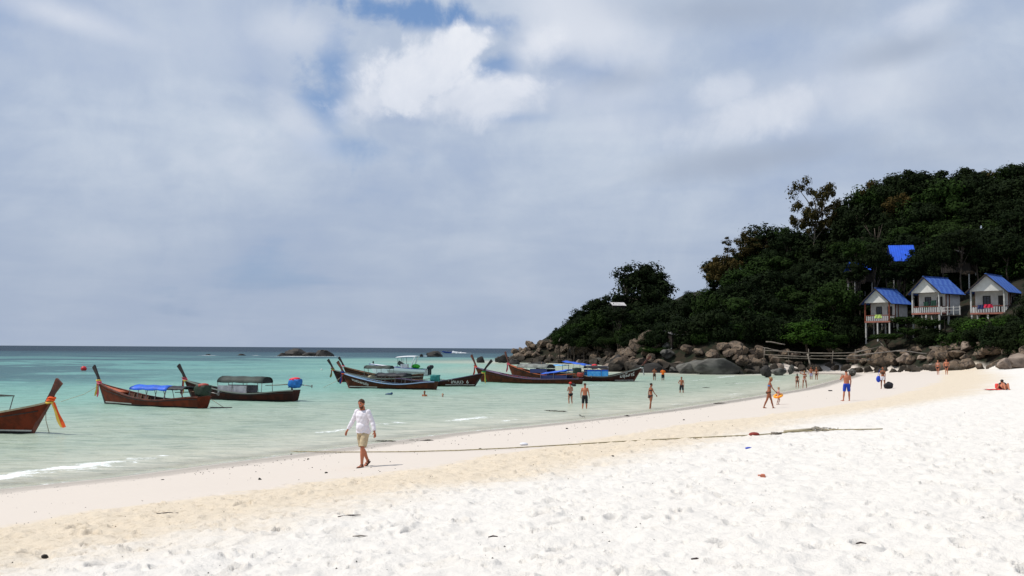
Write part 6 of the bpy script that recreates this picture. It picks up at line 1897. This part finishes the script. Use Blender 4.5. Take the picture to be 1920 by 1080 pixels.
std(1775, 702.5, 175, 'right one of two tanned people walking on the upper beach, man in black swimming trunks', m_skinr, m_hairk, [('trunks', {'torso': (-0.4, 0.2), 'thigh': (-0.5, 0.12)}, m_black, 0.008, 0, 1)], 0, H=1.74, bulk=1.2,
    armL=((-0.45, -0.1, -1), (0.1, 0.35, -0.8)), armR=((0.45, -0.1, -1), (-0.1, 0.35, -0.8)), legL=((-0.02, 0.16, -1), (0, 0, -1)), legR=((0.0, -0.1, -1), (0, -0.25, -1)))
# swimmers, only head and shoulders above the water
std(796, 742, 150, 'swimmer standing neck deep with a hand at the face in front of the boat cluster', m_skint, m_hairb, [], 1.36, H=1.72, armL=((-0.5, 0.3, -1), (0.4, 0.5, 0.9)))
std(830, 745, 160, 'second swimmer with fair shoulders just above the water, right of the first', m_skinp, m_hairl, [], 1.45, H=1.72, armL=((-0.9, 0.3, -0.5), (-0.5, 0.5, 0.4)), armR=((0.9, 0.3, -0.4), (0.6, 0.5, 0.4)))
p = pt(729, 740, 0)
o = MB().ball((0, 0, 0.03), (0.30, 0.14, 0.10), 12, 8).ball((0.22, 0.05, 0.10), (0.10, 0.05, 0.10), 8, 6).build('swim_fins', mat('dark_blue_rubber', (0.01, 0.05, 0.12), 0.4), None, True, p); tag(o, 'dark blue fins breaking the water in front of the boat cluster', 'fins')
# things they carry
def disc(name, c, r, h, m, label, cat, rot=(0, 0, 0)):
    mb = MB(); mb.tube([(0, 0, -h / 2), (0, 0, h / 2)], [r, r * 0.97], 20)
    o = mb.build(name, m, None, True, c); o.rotation_euler = rot; return tag(o, label, cat)
bpy.context.view_layer.update()
hd = w1_.matrix_world @ (o1_ + Vector((0, 0.0, 0.70)))
cp = empty('cap', hd, yaw_px(1070, 756, 25), 'red cap on the head of the wading woman', 'cap')
MB().ball((0, 0.0, 0.05), (0.10, 0.115, 0.085), 14, 8).build('crown', m_redcap2, cp, True)
MB().box((0, 0.13, 0.03), (0.14, 0.10, 0.015)).build('peak', m_redcap2, cp)
disc('sun_hat', hd + Vector((0.20, -0.02, -0.06)), 0.21, 0.025, m_black, 'black wide-brimmed hat at the right of the red cap', 'hat', (0.5, 0.25, 0))
p = gp(1666, 729)
bg_ = empty('black_bag', p, 0.3, 'full black bag standing on the sand beside the woman in white skirt', 'bag')
mb = MB().ball((0, 0, 0.24), (0.42, 0.26, 0.26), 16, 10); mb.v = [(x * (1 + 0.1 * math.sin(z * 22)), y * (1 + .12 * math.sin(x * 14)), max(0.0, z * (1 + .12 * math.sin(x * 9 + y * 8)))) for x, y, z in mb.v]
mb.build('bag_body', m_black, bg_, True)
MB().tube([(-0.2, 0, 0.42), (-0.05, 0, 0.55), (0.12, 0, 0.53), (0.2, 0, 0.40)], 0.02, 6).build('handle', m_black, bg_, True)
hb = bw.matrix_world @ (bof + Vector(bj['armR'][2]))
bb_ = empty('blue_bag', hb + Vector((-0.10, 0, 0.0)), 0.2, 'blue shoulder bag hanging at the left side of the woman in white skirt', 'bag')
mb = MB().ball((0, 0, -0.12), (0.20, 0.11, 0.26), 14, 9); mb.build('bag_body', mat('bag_blue', (0.015, 0.06, 0.50), 0.6), bb_, True)
MB().tube([(-0.06, 0, 0.08), (0.02, 0.02, 0.35), (0.12, 0, 0.62)], 0.015, 5).build('strap', m_blue, bb_, True)
# person lying down near the right edge with a bag and a red towel
p = gp(1884, 731)
ly = empty('person', p, R(75), 'person lying on the sand propped on elbows beside a red towel near the right edge', 'person')
mb = MB()
mb.tube([(-0.05, 0, 0.11), (0.20, 0, 0.15), (0.45, 0, 0.22), (0.62, 0, 0.30)], [(0.15, 0.10), (0.13, 0.09), (0.17, 0.10), (0.10, 0.07)], 14)
mb.ball((0.72, 0, 0.45), (0.095, 0.08, 0.11), 14, 10); mb.tube([(0.62, 0, 0.30), (0.70, 0, 0.40)], 0.05, 10)
for s in (-1, 1):
    mb.tube([(0, s * 0.09, 0.12), (-0.32, s * 0.11, 0.36), (-0.62, s * 0.10, 0.08)], [0.085, 0.058, 0.04], 12); mb.tube([(-0.62, s * 0.10, 0.05), (-0.80, s * 0.12, 0.05)], [0.04, 0.025], 8)
    mb.tube([(0.56, s * 0.18, 0.28), (0.50, s * 0.30, 0.05), (0.75, s * 0.28, 0.04)], [0.05, 0.04, 0.028], 10)
    for q in range(4): mb.tube([(0.74, s * (0.25 + 0.02 * q), 0.035), (0.84 - 0.01 * q, s * (0.24 + 0.024 * q), 0.02)], 0.012, 5)
    mb.tube([(0.74, s * 0.24, 0.04), (0.79, s * 0.20, 0.03)], 0.013, 5)
me = mb.mesh('t', m_skinr); tmp = bpy.data.objects.new('t', me); COL.objects.link(tmp)
rm = tmp.modifiers.new('r', 'REMESH'); rm.mode = 'VOXEL'; rm.voxel_size = 0.014; sm_ = tmp.modifiers.new('s', 'SMOOTH'); sm_.iterations = 3
bpy.context.view_layer.update()
body = bpy.data.meshes.new_from_object(tmp.evaluated_get(bpy.context.evaluated_depsgraph_get())); bpy.data.objects.remove(tmp)
body.polygons.foreach_set('use_smooth', [True] * len(body.polygons)); body.materials.clear(); body.materials.append(m_skinr)
link_mesh('body', body, ly)
MB().ball((0.70, 0, 0.50), (0.105, 0.092, 0.09), 14, 8).build('hair', m_hairk, ly, True)
MB().tube([(-0.06, 0, 0.115), (0.10, 0, 0.135)], [(0.165, 0.115), (0.15, 0.105)], 14).build('swim_trunks', m_black, ly, True)
p = gp(1869, 731)
def towel_flat(px, py, w, l, yaw, m, label):
    p = gp(px, py); mb = MB(); n = 8; vs = []; fs = []
    for s in (0, 1):
        for i in range(n + 1):
            for j in range(n + 1): vs.append((w * (i / n - .5), l * (j / n - .5), 0.03 + 0.015 * math.sin(i * 2.1 + j * 1.3) - s * 0.02))
    off = (n + 1) ** 2
    for i in range(n):
        for j in range(n):
            a0 = i * (n + 1) + j; fs += [(a0, a0 + n + 1, a0 + n + 2, a0 + 1), (off + a0, off + a0 + 1, off + a0 + n + 2, off + a0 + n + 1)]
    o = mb.add(vs, fs).build('towel', m, None, True, p); o.rotation_euler = (0, 0, yaw); return tag(o, label, 'towel')
m_coral = mat('coral_cloth', (0.70, 0.06, 0.05), 0.8)
towel_flat(1869, 731, 1.2, 1.0, 0.2, m_coral, 'coral red towel spread on the sand left of the lying person')
p = gp(1873, 729)
o = MB().box((0, 0, 0.16), (0.42, 0.25, 0.32)).build('red_bag', m_coral, None, False, p); bv = o.modifiers.new('b', 'BEVEL'); bv.width = 0.07; bv.segments = 3
tag(o, 'small red bag standing on the coral towel', 'bag')
p = gp(1880, 730)
o = MB().ball((0, 0, 0.20), (0.28, 0.2, 0.24), 12, 8).build('black_bag', m_black, None, True, p); tag(o, 'black bag beside the knees of the lying person', 'bag')
# flip-flops lying on the sand
p = gp(1557, 733.5)
o = MB().box((0, 0, 0.04), (0.30, 0.14, 0.06)).box((0.05, 0.22, 0.05), (0.28, 0.12, 0.06)).build('flip_flops', m_black, None, False, p); tag(o, 'pair of black flip-flops lying on the sand left of the man in blue shorts', 'sandals')

# ================================================================== rope, wrack and litter on the sand
def gpts(l, dz=0.03, step=3):
    out = []
    for (a, b2) in zip(l[:-1], l[1:]):
        n = max(1, int(math.hypot(b2[0] - a[0], b2[1] - a[1]) / 18))
        for i in range(n):
            q = (a[0] + (b2[0] - a[0]) * i / n, a[1] + (b2[1] - a[1]) * i / n)
            p = gp(*q); p.z += dz; out.append(p)
    p = gp(*l[-1]); p.z += dz; out.append(p)
    return out
m_beachrope = mat('sandy_rope', (0.34, 0.29, 0.17), 0.9, 0.4, 8.0)
rope(gpts([(418, 841), (480, 845.5), (560, 848.5), (640, 849.5), (760, 849), (860, 846.5), (960, 842), (1080, 835), (1180, 829), (1300, 823), (1420, 817.5), (1500, 811), (1560, 808), (1640, 807), (1655, 806.5)], 0.035), 0.017,
     'long tan mooring rope lying along the sand behind the walking man', 'beach_rope', m_beachrope)
p = gp(1545, 808); r = random.Random(9); mb = MB()
for i in range(16):
    a = r.uniform(0, 6.28); c0 = Vector((r.uniform(-0.38, 0.38), r.uniform(-0.1, 0.1), r.uniform(0.04, 0.12)))
    pts = [c0 + Vector((r.uniform(.12, .22) * math.cos(t + a), 0.12 * math.sin(t + a), 0.05 * math.sin(2 * t) + r.uniform(-.01, .02))) for t in [q * 0.7 for q in range(9)]]
    mb.tube(pts, 0.016, 5)
o = mb.build('rope_bundle', mat('faded_rope', (0.28, 0.26, 0.23), 0.9, 0.6, 10.0, col2=(0.50, 0.44, 0.34)), None, True, p); o.scale = (0.8, 0.8, 0.7); tag(o, 'tangled bundle of frayed faded rope knotted on the long beach rope', 'rope bundle')
p = gp(1455, 816); mb = MB()
for i in range(6):
    a = r.uniform(0, 6.28); mb.tube([Vector((0.14 * math.cos(t + a) + r.uniform(-.03, .03), 0.1 * math.sin(t + a), 0.05 + 0.03 * math.sin(3 * t))) for t in [q * 0.8 for q in range(8)]], 0.014, 5)
o = mb.build('rope_knot', m_drift, None, True, p); tag(o, 'small loose knot on the beach rope left of the frayed bundle', 'rope knot')
pA, pB = gp(1470, 813), gp(1525, 809)
o = MB().tube([pA + Vector((0, 0, .05)), pB + Vector((0, 0, .06))], 0.045, 7).build('bamboo_stick', m_creamw, None, True); tag(o, 'pale thick stick lying along the beach rope left of the frayed bundle', 'stick')
def pebble(px, py, s, m, label, cat='stone', name='stone', fl=0.6):
    p = gp(px, py)
    o = bpy.data.objects.new(name, RM['d'][rr_.randrange(4)] if m is None else m); COL.objects.link(o)
    o.location = (p.x, p.y, p.z + s * 0.15); o.scale = (s, s * 0.8, s * fl); o.rotation_euler = (0, 0, rr_.uniform(0, 6))
    return tag(o, label, cat)
m_redl = mat('dark_red_litter', (0.22, 0.03, 0.02), 0.8)
o = MB().ball((0, 0, 0.05), (0.16, 0.10, 0.07), 10, 6).build('coconut_husk', m_redl, None, True, gp(1414, 818)); tag(o, 'dark red husk lying at the beach rope', 'husk')
pebble(487, 899, 0.06, None, 'dark square stone on the smooth wet sand in the left foreground')
pebble(84, 1045, 0.05, None, 'grey pointed stone in the trodden sand at the lower left corner')
pebble(546, 852, 0.05, None, 'small dark stone under the beach rope left of the walking man')
pebble(578, 861, 0.05, None, 'small dark stone just below the beach rope left of the walking man')
pebble(612, 887, 0.05, None, 'flat dark stone left of the walking man')
pebble(305, 900, 0.06, None, 'flat grey-brown stone left of the dark square stone', fl=0.3)
pebble(901, 843, 0.07, None, 'dark stone lying just above the beach rope right of the walking man')
pebble(1063, 804, 0.07, None, 'round dark stone on the smooth sand in the middle of the beach')
pebble(1149, 857, 0.06, None, 'dark shell heap on the trodden sand in the middle of the beach')
pebble(1282, 788, 0.06, None, 'dark stone on the smooth sand below the dark weed line')
pebble(1494, 859, 0.05, None, 'small black stone in the white sand at the right')
for i, (px, py, l, lab) in enumerate(((655, 969, 0.35, 'short driftwood twig in the trodden sand left of centre'), (676, 1008, 0.2, 'small broken twig in the white sand near the bottom left'),
                                      (1615, 1022, 0.10, 'small black twig in the white sand at the lower right'), (925, 1009, 0.12, 'little dark twig in the white sand near the bottom middle'),
                                      (1306, 1052, 0.1, 'tiny black twig at the bottom right of centre'), (314, 964, 0.35, 'dark flat twig in the trodden sand at the left'))):
    p = gp(px, py)
    o = MB().tube([(-l / 2, 0, 0.015), (0, 0.015, 0.022), (l / 2, 0, 0.015)], [0.007, 0.010, 0.005], 6).build('twig', m_prowd if i != 1 else m_drift2, None, True, p); o.rotation_euler = (0, 0, rr_.uniform(-.5, .5)); tag(o, lab, 'twig')
o = MB().ball((0, 0, 0.04), (0.14, 0.10, 0.05), 9, 6).build('white_litter', m_whites, None, True, gp(982, 835)); tag(o, 'crumpled white plastic bag on the sand above the beach rope', 'litter')
o = MB().ball((0, 0, 0.02), (0.09, 0.06, 0.03), 9, 6).build('blue_litter', m_blue, None, True, gp(1404, 842)); tag(o, 'scrap of blue plastic in the sand below the rope', 'litter')
o = MB().box((0, 0, 0.03), (0.12, 0.03, 0.05)).box((0.03, 0.03, 0.05), (0.05, 0.06, 0.02)).build('orange_litter', mat('faded_orange', (0.6, 0.2, 0.12), 0.8), None, False, gp(1428, 896)); tag(o, 'scrap of faded orange plastic in the white sand', 'litter')
# weed and wrack clumps
m_weed = mat('dark_weed', (0.030, 0.026, 0.016), 0.9, 0.5, 9.0)
def wrack(px0, py0, px1, py1, label, n=26, r0=0.05, h=0.05):
    r0 *= 0.5; h *= 0.5; n = max(5, int(n * 0.6))
    a, b2 = gp(px0, py0), gp(px1, py1); a.z = max(a.z, 0.0); b2.z = max(b2.z, 0.0); mid = (a + b2) / 2; mb = MB(); r = random.Random(int(px0 + py0))
    for i in range(n):
        u = r.random(); c0 = a.lerp(b2, u) - mid; c0.z = gz(*(c0 + mid).xy) - mid.z if gz(*(c0 + mid).xy) > 0 else -mid.z
        d = (b2 - a).normalized() * r.uniform(0.1, 0.35)
        o1 = Vector((r.gauss(0, .06), r.gauss(0, .12), r.uniform(0.01, h)))
        mb.tube([c0 + o1 - d, c0 + o1 + Vector((0, r.uniform(-.06, .06), r.uniform(0, h))), c0 + o1 + d], [r0 * .3, r0 * r.uniform(.4, 1), r0 * .3], 5)
    o = mb.build('seaweed', m_weed, None, True, mid); return tag(o, label, 'seaweed')
wrack(707, 828.5, 735, 828, 'dark strand of seaweed washed up right of the walking man', 18, 0.03, .04)
wrack(770, 826, 806, 826.5, 'second dark strand of seaweed further right of the walking man', 14, 0.03, .03)
wrack(1018, 779.5, 1060, 779.5, 'dark weed clump floating in the shallows below the wading couple', 22, 0.05, 0.06)
wrack(1084, 783, 1098, 785, 'short hooked stick of weed at the water edge below the wading couple', 8, 0.05, 0.10)
wrack(1168, 780, 1180, 780.5, 'small black weed lump at the water edge right of the wading couple', 8, 0.06, .06)
wrack(1344, 757, 1352, 756.5, 'dark weed lump at the water edge left of the striding woman', 8, 0.08, .06)
wrack(1361, 724, 1384, 724.5, 'black weed floating in the bay left of the tip', 12, 0.08, .06)
wrack(1322, 733, 1332, 733, 'little dark weed patch floating below the boy in black shorts', 8, 0.07, .05)
# shell grit along the tide line and on the trodden sand: uncountable
r = random.Random(21); mb = MB()
def grit(px, py, s):
    p = gp(px, py)
    if p.z < 0.01: return
    q = [Vector((s * math.cos(a) * r.uniform(.6, 1.2), s * math.sin(a) * r.uniform(.6, 1.2), 0)) for a in (0, 1.57, 3.14, 4.71)]
    mb.add([p + v for v in q] + [p + Vector((0, 0, s * 0.8))], [(0, 1, 4), (1, 2, 4), (2, 3, 4), (3, 0, 4)])
WL = [(0, 925), (200, 906), (400, 880), (560, 860), (700, 838), (850, 820), (960, 809), (1100, 793), (1250, 774), (1400, 751)]
for i in range(620):
    px = r.uniform(0, 1400) if r.random() < 0.75 else r.uniform(0, 1900)
    yl = itp(px, WL) if px < 1400 else 745
    k_ = r.random()
    if k_ < 0.45: py = yl + abs(r.gauss(0, 5)) - 2
    elif k_ < 0.75: py = yl + r.uniform(3, 70)
    else: py = yl + r.uniform(60, 250)
    if py > 1078: continue
    D_ = 3.2 * F / (py - 652)
    grit(px, py, r.uniform(0.006, 0.018) * (1 if D_ < 25 else 1.6))
o = mb.build('shell_grit', m_weed); tag(o, kind='stuff')
